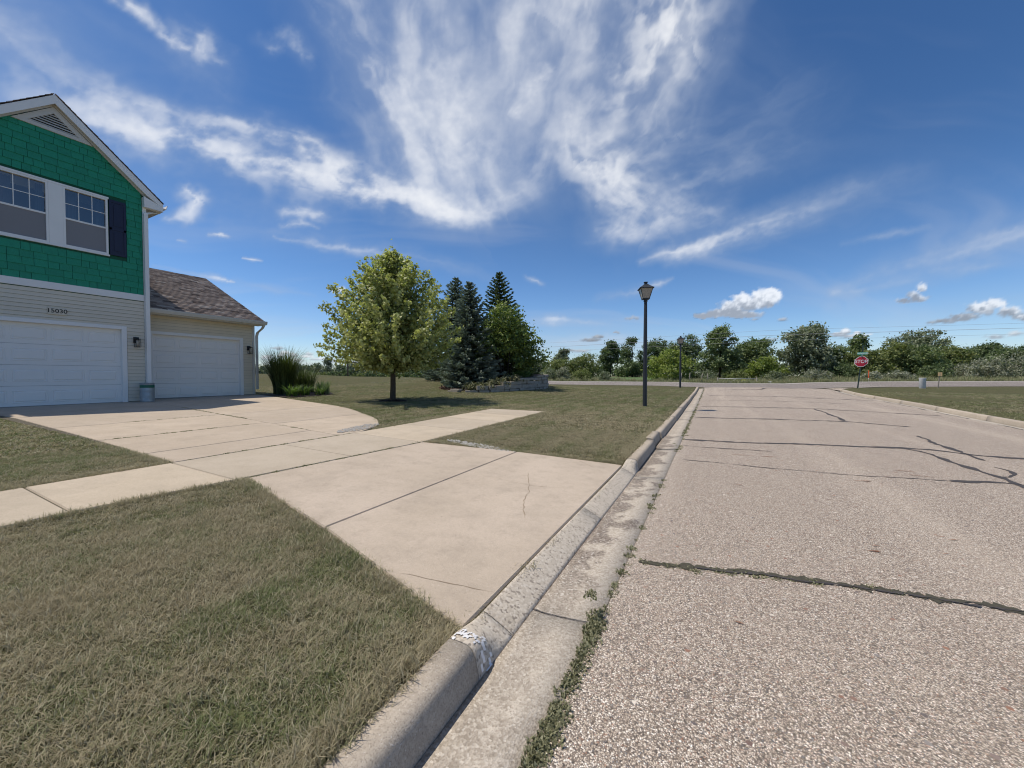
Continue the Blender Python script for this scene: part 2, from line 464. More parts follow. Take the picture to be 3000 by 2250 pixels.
M['spruce_green'] = leaf_mat('green_spruce', (0.039, 0.06, 0.026), (0.176, 0.215, 0.091), .12, .6, .2)
M['pear'] = leaf_mat('deep_green_leaf', (0.049, 0.089, 0.022), (0.304, 0.358, 0.095), .3)
M['juniper'] = leaf_mat('juniper', (0.092, 0.101, 0.052), (0.345, 0.328, 0.196), .2, .7, .2)
M['leafA'] = leaf_mat('green_leaf', (0.069, 0.106, 0.037), (0.269, 0.319, 0.138), .32)
M['leafB'] = leaf_mat('olive_leaf', (0.085, 0.117, 0.036), (0.293, 0.312, 0.117), .32)
M['leafC'] = leaf_mat('dark_leaf', (0.055, 0.086, 0.036), (0.215, 0.267, 0.117), .3)
M['leafY'] = leaf_mat('yellow_green_leaf', (0.119, 0.169, 0.033), (0.356, 0.4, 0.1), .35)
M['leafS'] = leaf_mat('silvery_leaf', (.13, .145, .095), (.44, .44, .335), .3)
M['leafG'] = leaf_mat('grey_green_leaf', (0.09, 0.118, 0.062), (0.318, 0.342, 0.222), .3)
M['far'] = leaf_mat('far_leaf', (0.085, 0.117, 0.072), (0.247, 0.28, 0.176), .25)
M['wood_pole'] = pbr('utility_pole', (.12, .09, .07), .9, .3, 12)
def roof_mat():
    m_, g, out = new_mat('asphalt_shingle')
    t = g.n('ShaderNodeAttribute', attribute_name='tint').outputs['Fac']
    pos = g.n('ShaderNodeNewGeometry').outputs['Position']
    c = g.ramp(t, [(0, (.095, .070, .060)), (.4, (.28, .215, .18)), (.75, (.43, .34, .285)), (1, (.56, .47, .40))])
    c = g.mix(g.m('MULTIPLY', g.noise(pos, 120., 2, .7), .35), c, (.14, .105, .09))
    b = g.n('ShaderNodeBsdfPrincipled', {'Base Color': c, 'Roughness': .95, 'Specular IOR Level': .2})
    g.t.links.new(b.outputs[0], out.inputs[0])
    return m_
M['roof'] = roof_mat()

# ================================================================== SKY: a far shell that carries the clouds
def _hash(ix, iy, seed):
    h = (ix.astype(np.int64) * 374761393 + iy.astype(np.int64) * 668265263 + seed * 974634777) & 0xffffffff
    h = ((h ^ (h >> 13)) * 1274126177) & 0xffffffff
    return ((h ^ (h >> 16)) & 0xffff) / 65535.
def vnoise(x, y, seed=0):
    ix = np.floor(x); iy = np.floor(y); fx = x - ix; fy = y - iy
    fx = fx * fx * fx * (fx * (fx * 6 - 15) + 10); fy = fy * fy * fy * (fy * (fy * 6 - 15) + 10)
    a = _hash(ix, iy, seed); b = _hash(ix + 1, iy, seed); c = _hash(ix, iy + 1, seed); d = _hash(ix + 1, iy + 1, seed)
    return (a * (1 - fx) + b * fx) * (1 - fy) + (c * (1 - fx) + d * fx) * fy
def fbm(x, y, o=4, seed=0, g=.5, lac=2.03):
    s = 0.; a = 1.; t = 0.
    for k in range(o):
        s = s + a * vnoise(x, y, seed + k * 17); t += a; a *= g
        x, y = x * lac * .8 - y * lac * .6 + 3.1, x * lac * .6 + y * lac * .8 + 1.7
    return s / t
def fib(x, y, o=4, seed=0, g=.55):            # keeps its grain direction
    s = 0.; a = 1.; t = 0.
    for k in range(o):
        s = s + a * vnoise(x + 7.3 * k, y + 3.9 * k, seed + k * 17); t += a; a *= g; x = x * 1.9; y = y * 2.1
    return s / t
def sst(x, a, b): t = np.clip((x - a) / (b - a), 0, 1); return t * t * (3 - 2 * t)

STREAKS = [
    ([(1080, -200, 380, .42), (1060, 120, 300, .40), (1080, 330, 190, .30), (1180, 440, 120, .18)], 300, 90, .20, .90, 80),
    ([(-150, -60, 260, .30), (200, 40, 200, .22), (420, 150, 120, .10)], 300, 70, .25, .9, 60),
    ([(1400, 60, 200, .16), (1560, 220, 190, .15), (1760, 330, 150, .08), (2000, 300, 120, .03)], 260, 40, .28, .9, 50),
    ([(1500, 520, 60, .08), (1800, 470, 80, .10), (2100, 420, 80, .08), (2300, 380, 60, .05)], 260, 26, .25, .9, 30),
    ([(980, 200, 70, .4), (1010, 330, 60, .5), (1090, 420, 60, .45), (1180, 420, 40, .2)], 120, 40, .25, .8, 50),
    ([(1180, 330, 60, .4), (1130, 400, 50, .4), (1060, 450, 40, .35)], 120, 30, .25, .8, 30),  # points (x, y, half width, density); grain along, grain across (px); noise window lo, hi; warp px
    ([(-120, 30, 170, .45), (120, 190, 130, .60), (330, 300, 70, .55)], 260, 60, .25, .85, 40),
    ([(-60, 60, 60, .25), (260, 190, 45, .22), (520, 300, 40, .0)], 300, 26, .35, .85, 30),
    ([(40, 215, 60, .45), (230, 262, 62, .70), (430, 318, 60, .85), (620, 362, 62, .95), (820, 412, 52, .95), (960, 446, 42, .95), (1062, 470, 24, .6)], 95, 34, .22, .60, 34),
    ([(200, 205, 30, .35), (460, 262, 34, .6), (640, 305, 36, .85), (740, 352, 30, .8)], 80, 26, .26, .64, 26),
    ([(120, 330, 30, .2), (420, 420, 60, .30), (700, 470, 60, .25)], 260, 40, .3, .9, 30),
    ([(700, -40, 90, .45), (760, 60, 85, .70), (830, 190, 95, .72), (900, 330, 90, .72), (960, 430, 60, .7)], 110, 40, .30, .72, 46),
    ([(870, -60, 130, .60), (880, 120, 120, .62), (930, 300, 110, .62), (1010, 430, 80, .5)], 150, 50, .24, .78, 60),
    ([(1100, -80, 190, .66), (1080, 120, 180, .62), (1050, 280, 140, .5), (1080, 400, 70, .25)], 160, 60, .22, .80, 70),
    ([(1300, -80, 170, .75), (1260, 80, 150, .60), (1170, 230, 120, .5), (1120, 330, 90, .3)], 120, 46, .24, .76, 60),
    ([(1470, -60, 110, .95), (1440, 60, 100, .95), (1370, 160, 90, .75), (1300, 240, 80, .55)], 60, 40, .24, .62, 36),
    ([(1560, -30, 80, .30), (1470, 130, 90, .50), (1400, 250, 95, .60), (1290, 330, 90, .8), (1300, 400, 80, .85), (1380, 450, 80, .7), (1330, 500, 50, .75)], 110, 46, .22, .70, 50),
    ([(1230, 260, 60, .4), (1250, 350, 60, .75), (1330, 390, 70, .8), (1420, 440, 50, .6), (1540, 452, 26, .35)], 90, 30, .24, .66, 40),
    ([(1290, 500, 34, .75), (1380, 490, 46, .6), (1500, 470, 40, .45), (1570, 440, 30, .3)], 100, 26, .25, .75, 24),
    ([(1180, 150, 16, .5), (1110, 240, 22, .6)], 60, 22, .25, .7, 16),
    ([(1420, 330, 90, .35), (1560, 300, 100, .28), (1720, 230, 110, .18), (1850, 150, 90, .0)], 160, 26, .3, .85, 30),
    ([(1480, 400, 60, .4), (1620, 350, 50, .3), (1740, 320, 40, .12)], 120, 18, .3, .8, 16),
    ([(1385, 562, 10, .55), (1450, 545, 22, .85), (1560, 510, 28, .8), (1700, 460, 30, .55), (1850, 412, 34, .38), (2000, 370, 34, .15)], 150, 20, .12, .75, 14),
    ([(1440, 570, 12, .5), (1600, 520, 20, .45), (1760, 470, 26, .3)], 130, 12, .2, .8, 10),
    ([(1790, 625, 16, .3), (1930, 585, 36, .5), (2080, 540, 42, .62), (2240, 490, 44, .62)], 200, 26, .1, .85, 14),
    ([(1820, 525, 6, .25), (1930, 505, 10, .4), (2010, 488, 8, .2)], 90, 9, .2, .8, 6),
    ([(1800, 640, 20, .25), (2000, 600, 22, .3), (2130, 575, 14, .4), (2180, 565, 10, .1)], 120, 12, .2, .85, 8),
    ([(590, 512, 4, .3), (700, 532, 10, .6), (810, 548, 12, .65), (880, 560, 8, .3)], 110, 10, .15, .8, 10),
    ([(830, 538, 16, .3), (960, 570, 18, .35), (1060, 600, 12, .15)], 120, 14, .2, .9, 10),
    ([(480, 490, 30, .25), (640, 505, 40, .22), (800, 530, 30, .1)], 140, 18, .3, .9, 14),
    ([(250, -10, 18, .8), (300, 22, 20, .8), (350, 66, 12, .6)], 40, 14, .2, .65, 14),
    ([(340, 72, 10, .4), (380, 95, 16, .8), (405, 108, 10, .5)], 36, 12, .2, .65, 12),
    ([(370, 50, 30, .25), (430, 95, 38, .75), (480, 130, 34, .45), (520, 145, 20, .1)], 44, 22, .34, .72, 20),
    ([(560, 85, 16, .35), (585, 100, 22, .6), (620, 80, 24, .4), (660, 118, 20, .6)], 40, 20, .34, .68, 18),
    ([(400, 130, 60, .25), (470, 190, 60, .16)], 60, 30, .4, .9, 24),
    ([(395, 412, 18, .75), (430, 430, 26, .85), (415, 462, 22, .8), (360, 474, 12, .6)], 40, 20, .16, .55, 14),
    ([(612, 462, 14, .55), (650, 455, 20, .75), (695, 468, 16, .6)], 34, 14, .2, .65, 14),
    ([(605, 488, 6, .5), (650, 482, 9, .75), (690, 492, 5, .4)], 40, 9, .15, .7, 8),
    ([(452, 506, 5, .6), (478, 506, 7, .85), (496, 510, 4, .5)], 26, 8, .1, .6, 6),
    ([(385, 519, 3, .5), (402, 522, 4, .5)], 20, 8, .1, .6, 4),
    ([(524, 558, 3, .6), (545, 561, 4.5, .8), (566, 565, 3, .5)], 30, 6, .1, .6, 4),
    ([(330, 574, 4, .3), (420, 592, 6, .5), (470, 601, 8, .95), (506, 608, 3, .6)], 90, 9, .05, .6, 5),
    ([(505, 606, 8, .3), (600, 628, 10, .35), (680, 638, 6, .15)], 110, 10, .2, .85, 6),
    ([(1290, 645, 12, .25), (1380, 630, 13, .45), (1430, 610, 8, .7), (1452, 602, 4, .4)], 70, 10, .12, .8, 8),
    ([(1135, 598, 5, .55), (1150, 606, 8, .7), (1178, 614, 5, .35)], 30, 10, .15, .7, 8),
    ([(1150, 690, 7, .4), (1195, 690, 14, .75), (1240, 690, 6, .4), (1300, 700, 5, .2)], 50, 12, .1, .75, 8),
    ([(1100, 750, 34, .40), (1240, 738, 40, .55), (1330, 730, 34, .55), (1450, 745, 30, .35), (1560, 760, 30, .2)], 160, 26, .05, .9, 12),
    ([(1120, 700, 20, .2), (1300, 690, 20, .3), (1420, 700, 12, .15)], 140, 12, .2, .9, 8),
    ([(560, 690, 40, .12), (800, 700, 50, .1), (1000, 700, 40, .1)], 200, 30, .3, .9, 14),
    ([(1700, 640, 24, .12), (1900, 700, 30, .18), (2220, 640, 40, .22)], 180, 20, .2, .9, 10),
    ([(560, 782, 12, .5), (700, 790, 14, .55), (1000, 790, 14, .5)], 90, 12, .2, .8, 8),
    ([(1800, 632, 10, .3), (1850, 628, 12, .35), (1880, 622, 5, .1)], 60, 10, .2, .8, 6),
]
HEAPS = [  # cumulus: lumps (x, y, rx, ry), top brightness, base brightness, softness
    ([(1520, 683, 30, 9), (1546, 678, 30, 14), (1580, 668, 36, 22), (1612, 655, 42, 27), (1645, 648, 40, 28), (1668, 640, 26, 22), (1600, 680, 60, 11)], 1.0, .62, .30),
    ([(1952, 650, 22, 8), (1975, 638, 20, 14), (1992, 622, 14, 13), (1985, 645, 26, 12)], .92, .52, .45),
    ([(2085, 685, 46, 11), (2120, 668, 40, 20), (2150, 658, 30, 18), (2185, 675, 40, 17), (2060, 692, 40, 7), (2215, 685, 40, 12)], .95, .50, .40),
    ([(2030, 695, 26, 7), (2012, 697, 18, 5)], .45, .38, .6),
    ([(1812, 724, 22, 8), (1826, 716, 16, 10), (1850, 719, 10, 6), (1838, 726, 26, 6)], .95, .62, .4),
    ([(1866, 726, 9, 7), (1880, 722, 6, 4)], .9, .6, .5),
    ([(1366, 687, 24, 7)], .52, .46, .7), ([(1275, 734, 26, 6), (1292, 728, 16, 6)], .46, .38, .4), ([(1332, 719, 8, 4)], .46, .4, .4),
    ([(1250, 757, 40, 5)], .6, .5, .6), ([(1690, 690, 18, 5)], .6, .52, .7), ([(1703, 724, 8, 3)], .9, .8, .5), ([(1665, 733, 26, 5)], .55, .48, .7),
    ([(725, 630, 12, 7), (740, 626, 14, 8), (748, 632, 8, 5)], .95, .8, .5),
    ([(614, 762, 12, 7), (630, 768, 16, 6), (605, 768, 12, 5)], .95, .7, .4), ([(665, 770, 20, 4), (690, 776, 30, 5), (640, 778, 30, 5), (722, 780, 14, 6)], .9, .72, .5),
    ([(665, 764, 14, 5)], .75, .58, .6), ([(600, 752, 20, 4)], .55, .5, .6), ([(575, 772, 16, 6), (760, 782, 30, 6), (850, 780, 40, 7), (930, 782, 40, 6)], .9, .7, .5),
    ([(2150, 728, 30, 6), (2195, 722, 26, 8)], .75, .6, .6), ([(1738, 742, 30, 4)], .62, .55, .7), ([(1630, 690, 14, 4)], .55, .5, .7),
]
def cloud_field(px, py):
    """px, py: position on the sky chart. returns alpha, rgb"""
    n = px.size; inv = np.ones(n); lum = np.zeros(n)
    for k, (pts, la, lb, lo, hi, wp) in enumerate(STREAKS):
        P = np.array(pts, float); m = P[:, 2].max() * 1.9 + wp * 1.5
        sel = np.where((px > P[:, 0].min() - m) & (px < P[:, 0].max() + m) & (py > P[:, 1].min() - m) & (py < P[:, 1].max() + m))[0]
        if not len(sel): continue
        x, y = px[sel], py[sel]
        w1 = max(wp * 3.2, 20.)
        x = x + wp * 1.3 * (fbm(x / w1, y / w1, 3, 50 + k) - .5) + wp * .45 * (fbm(x / (w1 * .25), y / (w1 * .25), 2, 150 + k) - .5)
        y = y + wp * 1.3 * (fbm(x / w1, y / w1, 3, 250 + k) - .5) + wp * .45 * (fbm(x / (w1 * .25), y / (w1 * .25), 2, 350 + k) - .5)
        best = np.full(len(sel), 1e9); S_ = np.zeros(len(sel)); Dn = np.zeros(len(sel)); W = np.ones(len(sel)); DE = np.zeros(len(sel)); acc = 0.
        for a, b in zip(P[:-1], P[1:]):
            ex, ey = b[0] - a[0], b[1] - a[1]; L = math.hypot(ex, ey)
            t = ((x - a[0]) * ex + (y - a[1]) * ey) / L ** 2; tc = np.clip(t, 0, 1)
            w = a[2] + (b[2] - a[2]) * tc
            d = np.hypot(x - a[0] - ex * tc, y - a[1] - ey * tc) / w
            u = d < best; best = np.where(u, d, best)
            S_ = np.where(u, acc + t * L, S_); Dn = np.where(u, ((x - a[0]) * ey - (y - a[1]) * ex) / L, Dn)
            DE = np.where(u, a[3] + (b[3] - a[3]) * tc, DE); acc += L
        mask = 1 - sst(best, -.25, 1.75)
        wi = .12 if P[:, 2].max() > 72 else .34
        nz = (1 - wi) * fib(S_ / la, Dn / lb, 5, 450 + k, .5) + wi * fbm(px[sel] / 34., py[sel] / 26., 5, 480, .58)
        a_ = mask ** 1.0 * DE * .96 * (.30 + .70 * sst(nz + .22 * (mask - .62), lo + .04, hi + .06))
        inv[sel] *= 1 - np.clip(a_, 0, .97)
    # puffy mackerel texture inside the thick part
    al = 1 - inv
    cell = fbm(px / 15., py / 13., 3, 900)
    al = np.clip(al * (1 + .22 * (cell - .5) * sst(al, .4, .9)), 0, 1)
    c = np.array([.40, .485, .635]) + (np.array([.885, .905, .945]) - np.array([.40, .485, .635])) * sst(al, .15, .95)[:, None]
    rgb = c; A = al * .96
    for k, (lumps, top, bot, soft) in enumerate(HEAPS):
        Lp = np.array(lumps, float)
        m = 40
        sel = np.where((px > (Lp[:, 0] - Lp[:, 2]).min() - m) & (px < (Lp[:, 0] + Lp[:, 2]).max() + m) & (py > (Lp[:, 1] - Lp[:, 3]).min() - m) & (py < (Lp[:, 1] + Lp[:, 3]).max() + m))[0]
        if not len(sel): continue
        x, y = px[sel], py[sel]
        x = x + 6 * (fbm(x / 14, y / 12, 4, 700 + k) - .5); y = y + 5 * (fbm(x / 14, y / 12, 4, 750 + k) - .5)
        f = np.full(len(sel), -9.); hgt = np.zeros(len(sel))
        y0, y1 = (Lp[:, 1] - Lp[:, 3]).min(), (Lp[:, 1] + Lp[:, 3] * .7).max()
        for (cx, cy, rx, ry) in Lp:
            dyy = (y - cy); dyy = np.where(dyy > 0, dyy * 1.35, dyy)
            d = 1 - np.hypot((x - cx) / rx, dyy / ry)
            s_ = -(y - cy) / ry * .7 + (x - cx) / rx * .1
            u = d > f; hgt = np.where(u, s_, hgt); f = np.maximum(f, d)
        nz = fbm(x / 9, y / 8, 4, 800 + k)
        f = f + (nz - .5) * (.34 + .8 * soft)
        a_ = sst(f, -.02, .12 + soft) * (1 - .35 * soft)
        rel = (y1 - y) / (y1 - y0)
        lit = sst(rel * 1.0 + .30 * hgt + 1.0 * (fbm(x / 11, y / 9, 4, 830 + k) - .5), .15, .80)
        lum_ = bot * .72 + (top - bot * .72) * lit
        cc = lum_[:, None] * (np.array([.93, .965, 1.02]) * lit[:, None] + np.array([.80, .88, 1.02]) * (1 - lit[:, None]))
        ao = A[sel]; an = a_ + ao * (1 - a_)
        rgb[sel] = (cc * a_[:, None] + rgb[sel] * (ao * (1 - a_))[:, None]) / np.maximum(an, 1e-6)[:, None]
        A[sel] = an
    return A, rgb

def sky_shell():
    RAD = 4200.
    yw, pt = rad(27.6), rad(1.283)
    fwd = np.array([-math.sin(yw) * math.cos(pt), math.cos(yw) * math.cos(pt), -math.sin(pt)]); rgt = np.array([math.cos(yw), math.sin(yw), 0]); up = np.cross(rgt, fwd)
    azf = np.radians(np.arange(-92, 37.01, .17)); azc = np.radians(np.arange(38, 267.5, 1.5))
    az = np.concatenate([azf, azc]); el = np.radians(np.concatenate([np.arange(-.6, 46, .17), np.arange(46.5, 89.6, .5)]))
    A_, E_ = np.meshgrid(az, el); shp = A_.shape
    D = np.stack([np.sin(A_) * np.cos(E_), np.cos(A_) * np.cos(E_), np.sin(E_)], -1).reshape(-1, 3)
    w = D @ fwd; ok = (w > .12) & (A_.ravel() < math.radians(37.2))
    ww = np.where(ok, w, 1.)
    px = np.where(ok, 1106 + 826 * (D @ rgt) / ww, -9e4); py = np.where(ok, 829.5 - 826 * (D @ up) / ww, -9e4)
    al, rgb = cloud_field(px, py)
    zz = np.maximum(D[:, 2], 0) + .22; gx_, gy_ = D[:, 0] / zz, D[:, 1] / zz
    u, v = gx_ * .8 + gy_ * .6, -gx_ * .6 + gy_ * .8
    u = u + .5 * fbm(u * 1.1, v * 1.1, 3, 11); v = v + .5 * fbm(u * 1.1 + 5, v * 1.1, 3, 13)
    thin = .16 * sst(fib(u * .9, v * 3.6, 5, 21), .48, .85)
    # top veil carried on unseen overhead, added for neutral fill, clear around the sun
    veil = .75 * sst(fib(u * .7 + 3, v * 1.5, 5, 71), .36, .74) * sst(E_.ravel(), math.radians(44), math.radians(58))
    veil *= sst(np.degrees(np.arccos(np.clip(D @ np.array(SUNV), -1, 1))), 9, 24)
    thin = 1 - (1 - thin) * (1 - veil)
    tot = thin + al * (1 - thin)
    rgb = (rgb * al[:, None] + np.array([.60, .63, .70]) * (thin * (1 - al))[:, None]) / np.maximum(tot, 1e-6)[:, None]
    V = D * RAD; nx_ = shp[1]; idx = np.arange(shp[0] * nx_).reshape(shp)
    nxt = np.roll(idx, -1, 1)
    F = np.stack([idx[:-1], idx[1:], nxt[1:], nxt[:-1]], -1).reshape(-1, 4)
    m_, g, out = new_mat('cloudy_sky')
    at = g.n('ShaderNodeAttribute', attribute_name='cloud')
    em = g.n('ShaderNodeEmission', {'Color': at.outputs['Color'], 'Strength': 1.})
    tr = g.n('ShaderNodeBsdfTransparent')
    mx = g.n('ShaderNodeMixShader', {0: at.outputs['Alpha'], 1: tr.outputs[0], 2: em.outputs[0]})
    g.t.links.new(mx.outputs[0], out.inputs[0])
    o = mesh('sky', V, F, m_, smooth=True)
    c = o.data.attributes.new('cloud', 'FLOAT_COLOR', 'POINT')
    c.data.foreach_set('color', np.concatenate([rgb, tot[:, None]], 1).astype(np.float32).ravel())
    m_.cycles.emission_sampling = 'NONE'
    return tag(o, 'blue summer sky with wispy high clouds and a few low puffs', None, None, 'structure')
sky_shell()

# ================================================================== GROUND
def gutter_mat():
    m_, g, out = new_mat('stained_gutter')
    pos = g.n('ShaderNodeNewGeometry').outputs['Position']
    sx = g.n('ShaderNodeSeparateXYZ', {0: pos}).outputs
    fin = g.noise(pos, 170., 2, .7); mid = g.noise(pos, 3.2, 5, .65)
    vo = g.n('ShaderNodeTexVoronoi', {'Vector': pos, 'Scale': 110.}, feature='F1')
    cel = g.n('ShaderNodeSeparateColor', {0: vo.outputs['Color']}).outputs[0]
    clean = g.mix(cel, (.39, .33, .26), (.58, .51, .42))
    dirty = g.ramp(cel, [(0, (.10, .082, .065)), (.5, (.25, .20, .16)), (.9, (.34, .29, .24)), (1, (.6, .56, .5))])
    a = g.m('ADD', g.m('MULTIPLY', g.m('SUBTRACT', -.63, sx[0]), 2.6), g.m('MULTIPLY', g.m('SUBTRACT', mid, .5), 3.0))
    band = g.m('MULTIPLY', g.ss(sx[1], 1.6, 2.6), g.m('SUBTRACT', 1., g.ss(sx[1], 7.2, 8.4)))
    f = g.m('MULTIPLY', g.ss(a, -.12, .16), g.m('ADD', .30, g.m('MULTIPLY', band, .65)))
    c = g.mix(f, clean, dirty)
    c = g.mix(g.m('MULTIPLY', g.m('SUBTRACT', 1., g.ss(fin, .28, .5)), .5), c, (.15, .125, .10))
    b = g.n('ShaderNodeBsdfPrincipled', {'Base Color': c, 'Roughness': .92, 'Specular IOR Level': .25})
    nb = g.n('ShaderNodeBump', {'Strength': .5, 'Distance': .004, 'Height': vo.outputs['Distance']})
    g.t.links.new(nb.outputs[0], b.inputs['Normal']); g.t.links.new(b.outputs[0], out.inputs[0])
    return m_
M['gutter2'] = gutter_mat()

def apron_dip(x, y):
    return .06 * np.interp(x, [-3.5, -.94], [0, 1]) * smooth((y - 1.0) / .4) * smooth((5.1 - y) / .4) * (x < -.9)
def zg(x, y): return zt(x, y) - apron_dip(np.asarray(x, float), np.asarray(y, float))

xs = np.unique(np.concatenate([[-900, -500, -300, -200, -150, -110, -80, -60, -48, -40, -35], np.arange(-31, -5.9, .5), np.arange(-5.5, -.95, .25),
      [-.935, -.90, 0, 2, 4, 5.5, 6.2, 6.62, 6.66, 6.8, 7.0, 7.3, 7.8, 8.4, 9, 9.7], np.arange(10.5, 20, 1), [22, 25, 30, 37, 45, 60, 80, 120, 200, 350, 600, 900]]))
ys = np.unique(np.concatenate([[-300, -120, -60, -30, -15, -8, -5, -3, -2, -1], np.arange(-.5, 6.1, .25), np.arange(6.5, 51, .5), np.arange(52, 70, 2), [75, 82, 90, 100, 120, 150, 200, 300, 500, 900, 1500]]))
gx, gy = np.meshgrid(xs, ys)
shift = (x_rb(gy) - 6.64) * np.interp(gx, [2, 6.62, 6.66, 12], [0, 1, 1, 0])
inroad = (gx > -.92) & (gx < 6.64) & (gy < 30.2)
gxx = gx + shift
gz = zg(gxx, gy)
gz = np.where(inroad, sy(gy) - .12, gz)
gz += np.where(np.hypot(gx, gy) > 20, .03 * np.sin(gx * .7 + gy * .31) * np.sin(gy * .53), 0) * (gy < 29)
V = np.stack([gxx, gy, gz], -1).reshape(-1, 3)
nx, ny = len(xs), len(ys)
i = np.arange(nx * ny).reshape(ny, nx)
F = np.stack([i[:-1, :-1], i[:-1, 1:], i[1:, 1:], i[1:, :-1]], -1).reshape(-1, 4)
ground = tag(mesh('ground', V, F, M['lawn'], smooth=True), 'patchy dry green mown lawn and open ground', None, None, 'structure')

# ------------------------------------------------------------------ street
road = empty('street', (3, 8, 0), 'pale chip sealed asphalt street leading to the junction', None, None, 'structure')
yy = np.concatenate([np.arange(-16, 31.3, .5)])
V = []; F = []
K = 13
for y in yy:
    x0, x1 = -.455, float(x_rb(y)) - .415
    for k in range(K):
        x = x0 + (x1 - x0) * k / (K - 1); V.append((x, y, float(zroad(x, y))))
for r_ in range(len(yy) - 1):
    for k in range(K - 1):
        a = r_ * K + k; F.append((a, a + 1, a + K + 1, a + K))
mesh('asphalt', V, F, M['chip'], road, smooth=True)
# rounded corner aprons of the junction
def fan(cx, cy, sgn, r_, name):
    V = []; F = []
    n = 10
    # square corner minus quarter disc
    pts = []
    for k in range(n + 1):
        t = math.pi / 2 * k / n
        pts.append((cx + sgn * r_ * (1 - math.cos(t)) , cy - r_ * (1 - math.sin(t)) ))
    corner = (cx, cy)
    V = [(corner[0], corner[1], Z(*corner) + .016)] + [(x, y, Z(x, y) + .016) for x, y in pts]
    F = [(0, k, k + 1) if sgn > 0 else (0, k + 1, k) for k in range(1, n + 1)]
    return mesh(name, V, F, M['chip'], road)
fan(6.55, 31.4, 1, 3.4, 'corner_flare')
fan(-.45, 31.4, -1, 1.2, 'corner_flare')

TAR = {'T1': [(-0.39,2.44),(-0.23,2.49),(-0.08,2.52),(0.16,2.59),(0.39,2.63),(0.60,2.66),(0.80,2.70),(0.99,2.71),(1.17,2.74),(1.34,2.75),(2.2,2.84),(3.4,2.9),(4.6,2.9)],
'T2':[(-0.41,7.39),(0.49,7.49),(1.77,7.74),(2.49,7.84),(2.87,7.88),(3.02,7.83),(3.26,7.68),(3.49,7.69),(3.73,7.72),(5.2,7.8)],
'T2b':[(2.49,7.84),(2.68,7.67),(2.75,7.45),(2.74,6.92),(2.75,6.32),(2.78,6.15),(2.77,5.91),(2.77,5.73),(2.8,5.1),(2.9,4.2)],
'T2c':[(3.30,9.57),(3.32,9.12),(3.22,8.65),(3.19,8.19),(3.19,7.75),(3.18,7.26)],
'T2e':[(3.03,6.80),(3.08,6.66),(3.03,6.39),(2.91,6.18),(2.84,6.18)],
'T2d':[(2.23,5.69),(2.70,5.83),(2.81,5.80)],
'T3':[(-0.39,11.29),(1.42,11.53),(2.86,11.58),(3.79,11.19)],
'T3b':[(2.92,15.39),(2.91,13.54),(2.84,11.74)],
'T4':[(-0.33,15.27),(2.92,15.39),(4.48,15.01),(5.58,14.68)],
'T5':[(-0.13,22.31),(3.28,21.94),(6.02,21.00)],
'T6':[(0.36,27.77),(2.68,28.55),(3.10,29.9),(6.0,30.3)],
'T7':[(-0.34,5.68),(0.54,5.59),(1.28,5.57),(2.23,5.69)],
'T8':[(-0.4,18.6),(2.2,18.7),(4.6,18.3)], 'T9':[(-.4,6.78),(0.2,6.75),(.8,6.8)]}
TW = {'T1': .055, 'T2': .13, 'T2b': .085, 'T2c': .08, 'T2e': .07, 'T2d': .11, 'T3': .12, 'T3b': .09, 'T4': .13, 'T5': .17, 'T6': .26, 'T7': .02, 'T8': .06, 'T9': .03}
def ribbon(name, pts, w, mat, parent, zf, dz, step=.06, jit=.35, wob=.012, seed=0):
    q = random.Random(seed)
    P = [Vector((*p, 0)) for p in pts]
    fine = []
    for a, b in zip(P[:-1], P[1:]):
        n = max(1, int((b - a).length / step))
        fine += [a.lerp(b, k / n) for k in range(n)]
    fine.append(P[-1])
    V = []; ph = q.random() * 9
    for k, p in enumerate(fine):
        d = (fine[min(k + 1, len(fine) - 1)] - fine[max(k - 1, 0)]).normalized(); nrm = Vector((-d.y, d.x, 0))
        ww = w * (1 + jit * (q.random() - .5) * 2) * (.55 + .45 * math.sin(k * .21 + ph) ** 2)
        if k in (0, len(fine) - 1): ww *= .3
        c = p + nrm * wob * (math.sin(k * .37 + ph) + q.uniform(-.5, .5))
        for s_ in (-.5, .5):
            v = c + nrm * ww * s_; V.append((v.x, v.y, float(zf(v.x, v.y)) + dz))
    F = [(2 * k, 2 * k + 1, 2 * k + 3, 2 * k + 2) for k in range(len(fine) - 1)]
    return mesh(name, V, F, mat, parent)
for k, (nm, pts) in enumerate(TAR.items()):
    st = .018 if nm == 'T1' else .05 if nm in ('T7', 'T9') else .09
    ribbon('crack_seal', pts, TW[nm], M['moss'] if nm == 'T1' else M['tar'], road, zroad, .004, st, .85 if nm == 'T1' else .6, .009 if st < .04 else .012 if st < .08 else .022, k)
ribbon('crack_seal', [(p[0], p[1] - .018) for p in TAR['T1'][2:]], .016, M['tar'], road, zroad, .0065, .02, .9, .009, 0)

